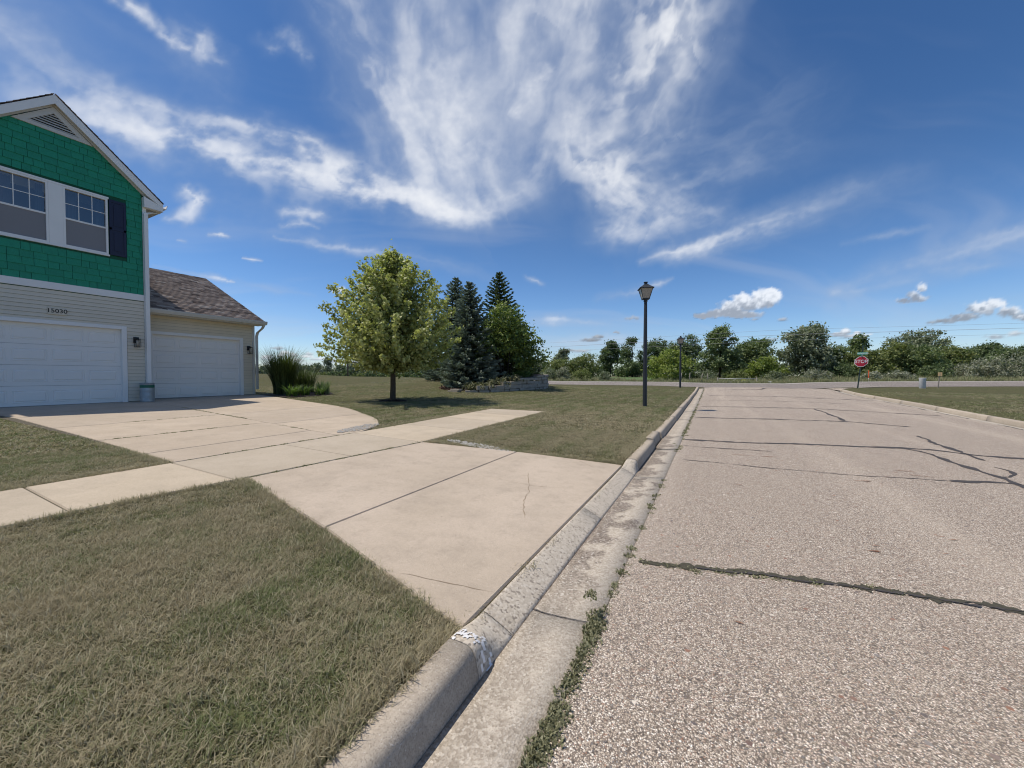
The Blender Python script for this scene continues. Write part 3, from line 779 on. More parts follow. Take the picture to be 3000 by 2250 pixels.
# rusty twigs and old leaves lying on the asphalt
M['rust'] = pbr('dry_leaf', (.22, .095, .045), .9, .35, 30)
q = random.Random(17)
lit = [(.25, 6.3, .30), (.62, 6.32, .2), (1.9, 6.05, .2), (1.95, 5.85, .22), (1.35, 5.3, .16), (1.45, 3.7, .07), (.9, 3.25, .08), (1.2, 1.55, .06), (.62, 1.5, .05), (.1, 2.05, .05), (.3, 1.35, .04), (2.3, 4.4, .1), (.2, 4.6, .1), (3.0, 9.8, .2), (1.0, 10.2, .2)]
for k in range(26): lit.append((q.uniform(-.2, 3.0), q.uniform(1.3, 9.), q.uniform(.02, .06)))
for k, (x, y, l) in enumerate(lit):
    a = q.uniform(-.25, .25); ribbon('leaf_litter', [(x, y), (x + l * .5 * math.cos(a), y + l * .5 * math.sin(a) + q.uniform(-.01, .01)), (x + l * math.cos(a), y + l * math.sin(a))], q.uniform(.010, .020), M['rust'], road, zroad, .006, .02, .5, .003, 200 + k)

# ------------------------------------------------------------------ cross road
cross = empty('cross_road', (0, 37, 0), 'grey asphalt road crossing at the junction', None, None, 'structure')
def strip(name, a, b, mat, dz, x0=-140, x1=140, parent=None, n=141, wav=0., rows=6):
    V = []; F = []
    q = random.Random(5)
    for k in range(n):
        x = x0 + (x1 - x0) * k / (n - 1)
        for r_ in range(rows):
            y = a + (b - a) * r_ / (rows - 1) + float(yo(x)) + (wav * math.sin(k * 1.7 + r_) if r_ in (0, rows - 1) else 0)
            V.append((x, y, Z(x, y) + dz))
    for k in range(n - 1):
        for r_ in range(rows - 1):
            p = k * rows + r_; F.append((p, p + rows, p + rows + 1, p + 1))
    return mesh(name, V, F, mat, parent)
strip('asphalt', 31.2, 42.0, M['chip2'], .012, parent=cross)
strip('gravel_shoulder', 41.9, 43.3, M['gravel'], .017, parent=cross, wav=.15)
strip('gravel_shoulder', 30.4, 31.3, M['chip2'], .0075, x0=8, x1=140, parent=cross, wav=.1)
strip('edge_line', 41.55, 41.67, M['signwhite'], .022, parent=cross)

# ------------------------------------------------------------------ kerb and gutter
kerb = empty('kerb', (-.8, 8, 0), 'concrete kerb and gutter along the left of the street', None, None, 'structure')
PF = [(-.945, -.10), (-.945, .116), (-.938, .126), (-.925, .130), (-.862, .130), (-.844, .127), (-.830, .119), (-.820, .107), (-.813, .092), (-.800, .036), (-.795, .012), (-.79, -.10)]     # full kerb
PD = [(-.955, -.10), (-.955, .072), (-.95, .077), (-.935, .073), (-.905, .062), (-.885, .053), (-.87, .047), (-.85, .038), (-.83, .028), (-.810, .018), (-.795, .010), (-.79, -.10)]        # dropped kerb
def loft(name, prof_at, y0, y1, mat, parent, step=.25, zf=None, smooth_=True, bev=0):
    ny_ = max(2, int((y1 - y0) / step) + 1)
    V = []; F = []
    for k in range(ny_):
        y = y0 + (y1 - y0) * k / (ny_ - 1)
        pr = prof_at(y); m_ = len(pr)
        V += [(x, y, z + (float(sy(y)) + float(ramp_up(y)))) for x, z in pr]
    for k in range(ny_ - 1):
        for j in range(m_):
            j2 = (j + 1) % m_; a = k * m_; F.append((a + j, a + m_ + j, a + m_ + j2, a + j2))
    F.append(tuple(range(m_))); F.append(tuple(range((ny_ - 1) * m_, ny_ * m_))[::-1])
    o = mesh(name, V, F, mat, parent)
    sm = [abs(f[0] - f[-1]) != 0 and len(f) == 4 for f in F]
    o.data.polygons.foreach_set('use_smooth', sm)
    return o
def mixp(a, b, t): return [(p[0] * (1 - t) + q_[0] * t, p[1] * (1 - t) + q_[1] * t) for p, q_ in zip(a, b)]
def kerb_prof(y):
    t = float(smooth((y - 1.24) / .26) * smooth((4.92 - y) / .26))
    jj = .004 * math.sin(y * 1.9)
    return [(x + jj, z) for x, z in mixp(PF, PD, t)]
kb = [-15, -12, -9, -6, -3, -.4, 1.24]
for a, b in zip(kb[:-1], kb[1:]): loft('kerb_segment', lambda y: [(x + .004 * math.sin(y * 1.9), z) for x, z in PF], a + .004, b - .004, M['kerb'], kerb)
loft('kerb_taper', kerb_prof, 1.24, 1.52, M['aggregate'], kerb, .03)
loft('dropped_kerb', kerb_prof, 1.526, 3.1, M['aggregate'], kerb)
loft('dropped_kerb', kerb_prof, 3.106, 4.64, M['aggregate'], kerb)
loft('kerb_taper', kerb_prof, 4.646, 4.93, M['aggregate'], kerb, .03)
kb = [4.935, 6.55, 7.45, 10.4, 13.1, 16.0, 19.0, 22.0, 25.0, 27.6, 29.6]
for k, (a, b) in enumerate(zip(kb[:-1], kb[1:])):
    off = -.025 if k == 1 else (.008 if k % 2 else 0)
    up = .018 if k == 1 else 0
    loft('kerb_segment', lambda y: [(x + off, z + (up if z > 0 else 0)) for x, z in PF], a + .012, b - .012, M['kerb'], kerb)
PG = [(-.789, -.1), (-.789, .006), (-.74, .002), (-.62, .010), (-.462, .027), (-.458, -.1)]
gb = [-15, -9, -4.2, -1.3, 1.75, 4.6, 6.42, 7.75, 10.9, 13.05, 16, 19, 22, 25, 27.6, 29.6]
for k, (a, b) in enumerate(zip(gb[:-1], gb[1:])):
    up = .012 if k == 6 else .0
    loft('gutter_pan', lambda y: [(x, z + (up if z > 0 else 0)) for x, z in PG], a + .007, b - .007, M['gutter2'], kerb)
# chipped white paint on the end of the kerb by the drive
def kerb_z(x, y):
    pr = kerb_prof(y)[1:-1]
    return float(np.interp(x, [p[0] for p in pr], [p[1] for p in pr])) + float(sy(y))
q = random.Random(3)
V = []; F = []
cells = 26
for k in range(cells):
    for j in range(5):
        t = k / cells; x = -.925 + .145 * t; yc = 1.275 + .035 * math.sin(t * 2.2)
        y = yc + (j - 2) * .011 * (1 + .8 * math.sin(k * .9)) 
        if q.random() < .34 + .3 * abs(math.sin(k * .55)): continue
        s0 = q.uniform(.006, .009); o = len(V)
        for ddx, ddy in ((-.0034, -s0), (.0034, -s0), (.0034, s0), (-.0034, s0)):
            V.append((x + ddx, y + ddy, kerb_z(x + ddx, y + ddy) + .003 + .0002 * j))
        F.append((o, o + 1, o + 2, o + 3))
mesh('paint_mark', V, F, M['signwhite'], kerb)

# right hand kerb, following the street
rk = empty('kerb', (6.4, 18, 0), 'pale concrete kerb along the right of the street', None, None, 'structure')
rb = [-12, -6, 0, 4, 8, 11, 14, 17, 20, 23, 26, 28.6]
for a, b in zip(rb[:-1], rb[1:]):
    loft('kerb_segment', lambda y: [(float(x_rb(y)) - (.945 + x), z) for x, z in reversed(PF)], a + .006, b - .006, M['kerb'], rk)
    loft('gutter_pan', lambda y: [(float(x_rb(y)) - (.945 + x), z) for x, z in reversed(PG)], a + .006, b - .006, M['pale_patch'], rk)
loft('kerb_taper', lambda y: [(float(x_rb(y)) - (.945 + x) + .02 * (y - 28.6) ** 2, z) for x, z in reversed(mixp(PF, PD, float(smooth((y - 28.6) / 2.0))))], 28.61, 30.4, M['kerb'], rk)
loft('gutter_pan', lambda y: [(float(x_rb(y)) - (.945 + x) + .02 * (y - 28.6) ** 2, z) for x, z in reversed(PG)], 28.61, 30.4, M['pale_patch'], rk)
for k, (a, b) in enumerate([(10, 13.5), (14, 16.4), (16.6, 21), (21.5, 25), (25, 28)]):
    ribbon('crack_seal', [(float(x_rb(y)) - .43, y) for y in np.arange(a, b, .7)], .045, M['tar'], road, zroad, .005, .1, .8, .02, 70 + k)

# ------------------------------------------------------------------ concrete slabs
def inset(poly, d):
    n = len(poly); out = []
    for k in range(n):
        p0, p1, p2 = (Vector((*poly[(k + j) % n], 0)) for j in (-1, 0, 1))
        e1 = (p1 - p0).normalized(); e2 = (p2 - p1).normalized()
        n1 = Vector((-e1.y, e1.x, 0)); n2 = Vector((-e2.y, e2.x, 0))
        b = (n1 + n2); b = b / max(.35, b.length_squared / 2) if b.length else n1
        v = p1 + b * d; out.append((v.x, v.y))
    return out
def area(poly): return sum(a[0] * b[1] - b[0] * a[1] for a, b in zip(poly, poly[1:] + poly[:1])) / 2
def slab(name, poly, mat, parent, zf, gap=.006, dz=.012, tilt=0.):
    if area(poly) < 0: poly = poly[::-1]
    pin = inset(poly, gap); ptop = inset(poly, gap + .008)
    z0 = [float(zf(*p)) + dz for p in pin]; zt_ = [float(zf(*p)) + dz for p in ptop]
    n = len(poly)
    V = [(x, y, z - .012) for (x, y), z in zip(pin, z0)] + [(x, y, z) for (x, y), z in zip(ptop, zt_)] + [(x, y, z - .1) for (x, y), z in zip(pin, z0)]
    F = [tuple(range(n, 2 * n))] + [(k, (k + 1) % n, n + (k + 1) % n, n + k) for k in range(n)] + [(2 * n + k, 2 * n + (k + 1) % n, (k + 1) % n, k) for k in range(n)]
    return mesh(name, V, F, mat, parent)
def sub(a, b, n): return [(a[0] + (b[0] - a[0]) * k / n, a[1] + (b[1] - a[1]) * k / n) for k in range(n)]

drive = empty('driveway', (-10, 4, .3), 'pale concrete driveway in front of the two garages', None, None, 'structure')
CUR = [(-15.78, 8.62), (-14.44, 8.39), (-12.03, 7.86), (-9.37, 7.3), (-8.3, 6.9), (-7.43, 6.45), (-6.75, 6.12), (-6.22, 5.81), (-5.73, 5.38), (-5.42, 5.0), (-5.24, 4.7), (-5.23, 4.35)]
CURd = []
cxx = [p[0] for p in CUR]; cyy = [p[1] for p in CUR]
def yc(x): return float(np.interp(x, cxx, cyy))
def yd(x): return 4.07 + (x + 5.16) * (4.79 - 4.07) / (-6.97)
def yl(x): return float(np.interp(x, [-15.8, -12.57, -7.84, -5.2], [1.9, 2.12, 2.05, 1.98]))
lb = [-15.2, -12.1, -9.65, -7.6, -6.03, -5.245]
for a, b in zip(lb[:-1], lb[1:]):
    slab('slab', sub((a, yl(a)), (b, yl(b)), 3) + sub((b, yl(b)), (b, yd(b)), 1) + sub((b, yd(b)), (a, yd(a)), 3) + [(a, yd(a))], M['drive'], drive, zg)
rb_ = [-15.78, -12.5, -9.6, -7.3, -5.235]
for a, b in zip(rb_[:-1], rb_[1:]):
    xx_ = np.linspace(b, a, 9)
    slab('slab', [(a, yd(a)), (b, yd(b))] + [(x, yc(x)) for x in xx_], M['drive'], drive, zg)
bed = [(-15.7, yl(-15.7) + .05), (-5.3, yl(-5.3) + .05), (-5.3, yc(-5.3) - .1)] + [(x, y - .06) for x, y in CUR[::-1][2:]]
mesh('joint_filler', [(x, y, Z(x, y) + .006) for x, y in bed], [tuple(range(len(bed)))], M['joint'], drive)
walk = empty('sidewalk', (-4.6, 3, .2), 'narrow concrete footpath crossing the driveway and ending in the lawn', None, None, 'structure')
def wn(y): return float(np.interp(y, [-8, 1, 2, 4.3, 9.4], [-4.1, -4.08, -3.96, -3.76, -3.9]))
def wf(y): return float(np.interp(y, [-8, .8, 2, 4.7, 9.2], [-5.22, -5.22, -5.225, -5.225, -5.42]))
wb = [-9, -7.6, -6.2, -4.8, -3.6, -2.2, -1.15, -.1, .95, 1.96, 3.19, 4.34, 5.6, 6.9, 8.1, 9.25]
for a, b in zip(wb[:-1], wb[1:]):
    sk = .12 if b > 9 else 0
    slab('slab', [(wf(a), a), (wn(a), a), (wn(b), b + sk), (wf(b), b - sk)], M['walk'], walk, zg, .005, .014)
V = []
for y in np.arange(-8, 9.01, .5): V += [(wf(y) + .03, y, float(zg(wf(y), y)) + .003), (wn(y) - .03, y, float(zg(wn(y), y)) + .003)]
mesh('joint_filler', V, [(2 * k, 2 * k + 1, 2 * k + 3, 2 * k + 2) for k in range(len(V) // 2 - 1)], M['joint'], walk)
apron = empty('apron', (-2.3, 3, .1), 'concrete driveway apron between footpath and gutter', None, None, 'structure')
def zap(x, y): return float(np.interp(x, [-3.96, -2.3, -.95], [.212, .158, .079])) + float(sy(y))
A0, A1, A2, A3 = (-3.94, 2.03), (-.962, 1.36), (-.962, 4.78), (-3.755, 4.36)
Bm, Bn = (-2.33, 1.70), (-2.31, 4.57)
slab('slab', sub(A0, Bm, 4) + sub(Bm, Bn, 4) + sub(Bn, A3, 4) + sub(A3, A0, 4), M['apron'], apron, zap, .004, .0)
slab('slab', sub(Bm, A1, 4) + [A1, (-.962, 1.62), (-.962, 3.0), (-.962, 4.5)] + sub(A2, Bn, 4) + sub(Bn, Bm, 4), M['apron'], apron, zap, .004, .0)
def zapd(x, y): return zap(x, y)
ribbon('hairline_crack', [(-1.75, 3.75), (-1.6, 3.45), (-1.45, 3.0), (-1.25, 2.65)], .006, M['hair'], apron, zapd, .0015, .05, .8, .02, 41)
ribbon('hairline_crack', [(-1.95, 3.35), (-1.55, 3.35), (-1.25, 3.5)], .004, M['hair'], apron, zapd, .0022, .05, .8, .02, 42)
ribbon('hairline_crack', [(-1.5, 1.55), (-1.25, 1.60), (-.98, 1.68)], .004, M['hair'], apron, zapd, .0015, .05, .8, .01, 43)
ribbon('hairline_crack', [(-1.1, 4.3), (-1.5, 4.66)], .004, M['hair'], apron, zapd, .0015, .05, .8, .01, 44)

# ------------------------------------------------------------------ lawn grass
def in_poly(px, py, poly):
    c = np.zeros(px.shape, bool); n = len(poly); j = n - 1
    for k in range(n):
        xi, yi = poly[k]; xj, yj = poly[j]
        hit = ((yi > py) != (yj > py)) & (px < (xj - xi) * (py - yi) / (yj - yi + 1e-12) + xi)
        c ^= hit; j = k
    return c
DRIVE = [(-15.9, yl(-15.9)), (-5.2, yl(-5.2)), (-5.2, 4.35)] + CUR[::-1] + [(-24, 8.6), (-24, -9), (-15.75, -9)]
APR = [A0, A1, A2, A3]
BEDP = [(-15.6, 8.6), (-13.35, 8.25), (-13.2, 9.0), (-13.6, 10.4), (-14.6, 11.0), (-16.5, 11.0)]
def lawn_ok(x, y):
    ok = (x < -.955) | (x > x_rb(y) + .01)
    ok &= y < 30.3 + yo(x)
    wnear = np.interp(y, [-8, 1, 2, 4.3, 9.4], [-4.1, -4.08, -3.96, -3.76, -3.9]); wfar = np.interp(y, [-8, .8, 2, 4.7, 9.2], [-5.22, -5.22, -5.225, -5.225, -5.42])
    ok &= ~((x > wfar) & (x < wnear) & (y < 9.3))
    ok &= ~in_poly(x, y, DRIVE) & ~in_poly(x, y, APR) & ~in_poly(x, y, BEDP)
    ok &= np.hypot(x + 9.53, y - 9.54) > .42
    return ok
yawc, ch = rad(27.6), 1106 / 826 * 1.12
def in_view(x, y):
    fw = -math.sin(yawc) * x + math.cos(yawc) * y; rt = math.cos(yawc) * x + math.sin(yawc) * y
    return (fw > .35) & (np.abs(rt) < fw * ch + .5)
def scatter(x0, x1, y0, y1, dens, dmin, dmax, ok=lawn_ok):
    n = int((x1 - x0) * (y1 - y0) * dens)
    x = rng.uniform(x0, x1, n); y = rng.uniform(y0, y1, n); d = np.hypot(x, y)
    k = (d >= dmin) & (d < dmax) & in_view(x, y); x, y = x[k], y[k]
    k = ok(x, y); return x[k], y[k]

def tuft_mesh(name, nb, rad_, h0, h1, wid, lean, mat, segs=2, seed=0):
    q = np.random.default_rng(seed)
    V = []; F = []; T = []
    for b in range(nb):
        a = q.uniform(0, 6.283); r_ = rad_ * math.sqrt(q.random()); bx, by = r_ * math.cos(a), r_ * math.sin(a)
        az = q.uniform(0, 6.283); h = q.uniform(h0, h1); ln = q.uniform(.15, 1.) * lean * h; w = wid * q.uniform(.6, 1.2)
        dx, dy = math.cos(az), math.sin(az); px, py = -dy, dx; tint = q.random()
        o = len(V)
        for s_ in range(segs):
            t = s_ / segs; ww = w * (1 - .35 * t) / 2
            cx, cy, cz = bx + dx * ln * t * t, by + dy * ln * t * t, h * t * (1 - .18 * t)
            V += [(cx - px * ww, cy - py * ww, cz), (cx + px * ww, cy + py * ww, cz)]
        V.append((bx + dx * ln, by + dy * ln, h * .84))
        for s_ in range(segs - 1):
            k = o + 2 * s_; F.append((k, k + 1, k + 3, k + 2)); T.append(tint)
        k = o + 2 * (segs - 1); F.append((k, k + 1, o + 2 * segs)); T.append(tint)
    me = bpy.data.meshes.new(name); me.from_pydata(V, [], F)
    at = me.attributes.new('tint', 'FLOAT', 'FACE'); at.data.foreach_set('value', T)
    me.materials.append(mat)
    return me

def instancer(name, coll, P, scale, rot, idx, label, cat=None):
    me = bpy.data.meshes.new(name); n = len(P)
    me.vertices.add(n); me.vertices.foreach_set('co', P.astype(np.float32).ravel())
    for nm, ty, dat, key in (('sc', 'FLOAT_VECTOR', scale, 'vector'), ('ro', 'FLOAT_VECTOR', rot, 'vector'), ('ix', 'INT', idx, 'value')):
        a = me.attributes.new(nm, ty, 'POINT'); a.data.foreach_set(key, dat.ravel())
    o = link(name, me)
    ng = bpy.data.node_groups.new(name, 'GeometryNodeTree')
    ng.interface.new_socket('Geometry', in_out='INPUT', socket_type='NodeSocketGeometry')
    ng.interface.new_socket('Geometry', in_out='OUTPUT', socket_type='NodeSocketGeometry')
    g = NT(ng); gi = g.n('NodeGroupInput'); go = g.n('NodeGroupOutput')
    ci = g.n('GeometryNodeCollectionInfo'); ci.inputs['Collection'].default_value = coll
    ci.inputs['Separate Children'].default_value = True; ci.inputs['Reset Children'].default_value = True
    def at(nm, ty):
        nd = g.n('GeometryNodeInputNamedAttribute', data_type=ty); nd.inputs['Name'].default_value = nm; return nd.outputs[0]
    ip = g.n('GeometryNodeInstanceOnPoints', {'Points': gi.outputs[0], 'Instance': ci.outputs[0], 'Pick Instance': True, 'Scale': at('sc', 'FLOAT_VECTOR')})
    ng.links.new(at('ix', 'INT'), ip.inputs['Instance Index'])
    er = g.n('FunctionNodeEulerToRotation'); ng.links.new(at('ro', 'FLOAT_VECTOR'), er.inputs[0]); ng.links.new(er.outputs[0], ip.inputs['Rotation'])
    ng.links.new(ip.outputs[0], go.inputs[0])
    md = o.modifiers.new('scatter', 'NODES'); md.node_group = ng
    return tag(o, label, cat, None, 'stuff')

def tuft_coll(name, n, **kw):
    c = bpy.data.collections.new(name)
    for k in range(n): c.objects.link(bpy.data.objects.new(name, tuft_mesh(name, seed=k + 31 * len(name), **kw)))
    return c
lawn_c = tuft_coll('grass_tuft', 8, nb=24, rad_=.048, h0=.012, h1=.033, wid=.0029, lean=1.7, mat=M['blade'])
lawn_far = tuft_coll('grass_tuft_wide', 6, nb=22, rad_=.085, h0=.015, h1=.042, wid=.009, lean=1.5, mat=M['blade'])
def grass(name, coll, ncoll, xy, s0, s1, hs, label):
    x, y = xy; n = len(x)
    P = np.stack([x, y, zg(x, y) - .004], -1)
    s_ = rng.uniform(s0, s1, n); sc = np.stack([s_, s_, s_ * rng.uniform(hs[0], hs[1], n)], -1).astype(np.float32)
    ro = np.stack([rng.uniform(-.15, .15, n), rng.uniform(-.15, .15, n), rng.uniform(0, 6.28, n)], -1).astype(np.float32)
    return instancer(name, coll, P, sc, ro, rng.integers(0, ncoll, n).astype(np.int32), label)
cat_xy = lambda L: (np.concatenate([a for a, b in L]), np.concatenate([b for a, b in L]))
grass('lawn_grass', lawn_c, 8, cat_xy([scatter(-4.2, -.9, 0, 3, 1500, 0, 3.6), scatter(-9, -.9, 0, 9, 640, 3.6, 7.2)]), .75, 1.3, (.8, 1.25), 'short dry green lawn grass in the foreground')
grass('lawn_grass', lawn_far, 6, cat_xy([scatter(-14, 14, 0, 14, 150, 7.2, 13), scatter(-26, 16, 0, 27, 42, 13, 26)]), .8, 1.5, (.6, .95), 'short mown lawn grass further from the street')
# taller fringe along the concrete edges
fx, fy = [], []
def fringe(a, b, n, sp=.02):
    t = rng.random(n); fx.append(a[0] + (b[0] - a[0]) * t + rng.normal(0, sp, n)); fy.append(a[1] + (b[1] - a[1]) * t + rng.normal(0, sp, n))
fringe((-4.06, 1.0), (-3.98, 2.0), 150); fringe((-4.1, -.5), (-4.05, 1), 160); fringe((-3.94, 2.0), (-.985, 1.33), 520); fringe((-.985, .2), (-.985, 1.33), 260)
fringe((-3.7, 4.42), (-.99, 4.83), 330); fringe((-.985, 4.9), (-.985, 9), 300); fringe((-5.27, -1), (-5.27, 1.95), 260); fringe((-5.3, 1.93), (-9, 1.98), 330); fringe((-3.74, 4.6), (-3.86, 9.2), 240); fringe((-5.28, 4.8), (-5.46, 9.1), 200)
fringe((-2.8, .45), (-2.5, .56), 70, .045); fringe((-9, 1.98), (-13, 2.03), 180); fringe((-3.84, 9.42), (-5.45, 9.22), 80)
fx, fy = np.concatenate(fx), np.concatenate(fy)
k = lawn_ok(fx, fy) & (np.hypot(fx, fy) > .3)
grass('edge_grass', lawn_c, 8, (fx[k], fy[k]), .9, 1.35, (1.2, 1.9), 'longer green grass fringing the concrete edges')
# tall verge across the junction
verge_c = tuft_coll('verge_tuft', 6, nb=22, rad_=.22, h0=.25, h1=.62, wid=.03, lean=.7, mat=M['verge'])
def verge_ok(x, y): u = y - yo(x); return (u > 43.2) & (u < 52)
n = 5200
vx = rng.uniform(-34, 44, n); vy = 43.2 + 8 * rng.random(n) ** 1.2 + yo(vx)
k = in_view(vx, vy) & ~((vx > -10) & (vx < -5.2) & (vy > 46.5)); vx, vy = vx[k], vy[k]
nv = len(vx)
s_ = rng.uniform(.6, 1.25, nv)
instancer('verge_grass', verge_c, np.stack([vx, vy, zt(vx, vy) - .02], -1), np.stack([s_, s_, s_ * rng.uniform(.6, 1.2, nv)], -1).astype(np.float32),
          np.stack([np.zeros(nv), np.zeros(nv), rng.uniform(0, 6.28, nv)], -1).astype(np.float32), rng.integers(0, 6, nv).astype(np.int32), 'rough tall grass on the verge beyond the cross road')
# weeds along the asphalt edge and in joints
weed_c = tuft_coll('weed_tuft', 5, nb=34, rad_=.034, h0=.006, h1=.022, wid=.011, lean=.9, mat=M['weed'])
wx, wy = [], []
def weeds(a, b, n, sp):
    t = rng.random(n); wx.append(a[0] + (b[0] - a[0]) * t + rng.normal(0, sp, n)); wy.append(a[1] + (b[1] - a[1]) * t + rng.normal(0, sp, n))
weeds((-.455, .6), (-.455, 1.25), 120, .015); weeds((-.46, 1.3), (-.46, 1.8), 60, .012); weeds((-.465, 1.68), (-.49, 1.8), 26, .018); weeds((-.455, 1.8), (-.455, 4.5), 34, .010); weeds((-.45, 6.2), (-.45, 6.8), 20, .02); weeds((-.46, 7.2), (-.46, 14), 150, .015); weeds((-.46, 14), (-.46, 29), 150, .02)
weeds((-12, yd(-12)), (-8.5, yd(-8.5)), 60, .015); weeds((-7.0, yd(-7.0)), (-6.2, yd(-6.2)), 14, .015); weeds((-7.6, 2.1), (-7.6, 4.0), 50, .012); weeds((-5.235, 2.1), (-5.235, 4.3), 50, .01); weeds((-3.94, 2.1), (-3.78, 4.3), 40, .01); weeds((-9.65, 2.8), (-9.65, 4.4), 30, .012)
weeds((-.39, 2.44), (.9, 2.71), 34, .012); weeds((-2.36, 1.72), (-2.3, 1.85), 6, .015)
wx, wy = np.concatenate(wx), np.concatenate(wy); nw = len(wx)
wz = np.where(wx > -.5, zroad(wx, wy) - .004, zg(wx, wy) + .006)
s_ = rng.uniform(.45, 1.1, nw)
instancer('joint_weeds', weed_c, np.stack([wx, wy, wz], -1), np.stack([s_, s_, s_], -1).astype(np.float32), np.stack([np.zeros(nw), np.zeros(nw), rng.uniform(0, 6.28, nw)], -1).astype(np.float32),
          rng.integers(0, 5, nw).astype(np.int32), 'low green weeds growing in the gutter edge and slab joints')
# gravel spilled beside the concrete
def pebbles(name, cx, cy, rx, ry, ang, n, label):
    V = []; F = []; q = random.Random(9)
    for k in range(n):
        a = q.uniform(0, 6.28); r_ = math.sqrt(q.random()); u, v = rx * r_ * math.cos(a), ry * r_ * math.sin(a)
        x = cx + u * math.cos(ang) - v * math.sin(ang); y = cy + u * math.sin(ang) + v * math.cos(ang)
        s0 = q.uniform(.008, .022); z = float(zg(x, y)); o = len(V)
        for d in ((1, 0, 0), (-1, 0, 0), (0, 1, 0), (0, -1, 0), (0, 0, 1), (0, 0, -.5)):
            V.append((x + d[0] * s0 * q.uniform(.6, 1.2), y + d[1] * s0 * q.uniform(.6, 1.2), z + .02 + d[2] * s0 * .7))
        for f in ((0, 2, 4), (2, 1, 4), (1, 3, 4), (3, 0, 4), (2, 0, 5), (1, 2, 5), (3, 1, 5), (0, 3, 5)): F.append(tuple(o + j for j in f))
    return tag(mesh(name, V, F, M['gravel']), label, None, None, 'stuff')
pebbles('gravel', -5.55, 4.75, .18, .55, .25, 420, 'pale gravel between the curved driveway edge and footpath')
pebbles('gravel', -2.95, 4.60, .62, .10, -.10, 300, 'pale gravel strip along the far edge of the apron')

# ================================================================== HOUSE
HX, GX = -15.1, -15.8            # faces of the green gabled block and of the lower garage
FL = .395                        # garage floor
house = empty('house', (-17, 4, FL), 'two storey house with green shake gable, beige siding and two white garage doors', 'house')
W_ = MB()
Y0, Y1 = 1.61, 5.17
xw0, xw1 = HX - .22, HX - .02
for y0, y1, z0, z1 in ((Y0, 1.87, .30, 2.54), (4.61, Y1, .30, 2.54), (Y0, Y1, 2.54, 4.62), (Y0, 2.42, 4.62, 6.15), (4.34, Y1, 4.62, 6.15), (3.26, 3.51, 4.62, 6.15), (Y0, Y1, 6.15, 6.60)):
    W_.box(xw0, xw1, y0, y1, z0, z1)
PK = 3.39
W_.prism([(Y0, 6.60), (Y1, 6.60), (PK, 8.20)], 'x', xw0, xw1)
W_.box(-24, xw0, Y0, Y0 + .18, .30, 6.6); W_.box(-24, xw0, Y1 - .18, Y1, .30, 6.6)
W_.build('wall', M['shake_under'], house)
MB().box(-24.2, -24, Y0, Y1, .3, 6.6).build('wall', M['siding'], house)
# near-black floor and backing standing for the unlit rooms behind the openings
MB().box(-17.5, xw0 - .01, Y0 + .18, Y1 - .18, 3.3, 3.42).build('floor_deck', M['dark'], house)
MB().box(-17.6, -17.5, Y0 + .18, Y1 - .18, .4, 6.6).build('dark_backing', M['dark'], house)
# ---- green shakes
SL = .903                         # roof pitch of the gable
def rake_z(y): return 8.14 - SL * abs(y - PK) + .0
q = random.Random(21)
row = 0; z = 3.60; H_ = .178
keep = [(2.36, 4.735, 4.57, 6.19), (2.03, 2.40, 4.60, 6.17)]
while z < 8.0:
    y = Y0 - q.uniform(0, .25) ; zt1 = z + H_
    while y < Y1 - .09:
        w = q.choice((.15, .19, .23, .27, .32)); a, b = max(y, Y0), min(y + w, Y1 - .085); y += w
        if b - a < .03: continue
        segs = [(a, b)]
        for ka, kb_, kz0, kz1 in keep:
            if zt1 > kz0 + .02 and z < kz1 - .02:
                segs = [s_ for a_, b_ in segs for s_ in ((a_, min(b_, ka)), (max(a_, kb_), b_)) if s_[1] - s_[0] > .02]
        for a_, b_ in segs:
            # clip to gable
            zl, zr = rake_z(a_), rake_z(b_)
            if max(zl, zr) < z + .02: continue
            if z >= 7.40 and abs((a_ + b_) / 2 - PK) < .78 + 0 * z and z > 7.40: 
                if z > 7.46: continue
            ta, tb = min(zt1 + .015, zl), min(zt1 + .015, zr)
            if ta < z + .005 and tb < z + .005: continue
            ta, tb = max(ta, z + .004), max(tb, z + .004)
            pj = HX + q.uniform(.004, .010); g_ = .0035
            zb = z + q.uniform(-.004, .004)
            V = [(HX - .02, a_ + g_, zb), (pj, a_ + g_, zb), (HX - .02, b_ - g_, zb), (pj, b_ - g_, zb),
                 (HX - .02, a_ + g_, ta), (HX - .012, a_ + g_, ta), (HX - .02, b_ - g_, tb), (HX - .012, b_ - g_, tb)]
            F = [(0, 2, 3, 1), (1, 3, 7, 5), (0, 1, 5, 4), (2, 6, 7, 3), (4, 5, 7, 6), (0, 4, 6, 2)]
            mesh('shingle', V, F, M['shake'], house)
    z += H_; row += 1

# ---- beige lap siding: one plank a course
def plank(y0, y1, z, h, face, mat, parent=house, name='siding_plank'):
    V = [(face - .02, y0, z + .012), (face - .008, y0, z + .007), (face + .004, y0, z + .007), (face - .0145, y0, z + h + .003), (face - .02, y0, z + h + .003)]
    V += [(x, y1, zz) for x, _, zz in V]
    F = [(0, 4, 3, 2, 1), (5, 6, 7, 8, 9), (0, 1, 6, 5), (1, 2, 7, 6), (2, 3, 8, 7), (3, 4, 9, 8), (4, 0, 5, 9)]
    return mesh(name, V, F, mat, parent)
z = .44
while z < 3.36:
    h = min(.102, 3.42 - z)
    if z + h < 2.62:
        plank(4.70, 5.085, z, h, HX, M['siding']); plank(Y0 + .1, 1.77, z, h, HX, M['siding'])
    elif z > 2.54: plank(Y0 + .1, 5.085, z, h, HX, M['siding'])
    else: plank(4.70, 5.085, z, h, HX, M['siding'])
    z += .102
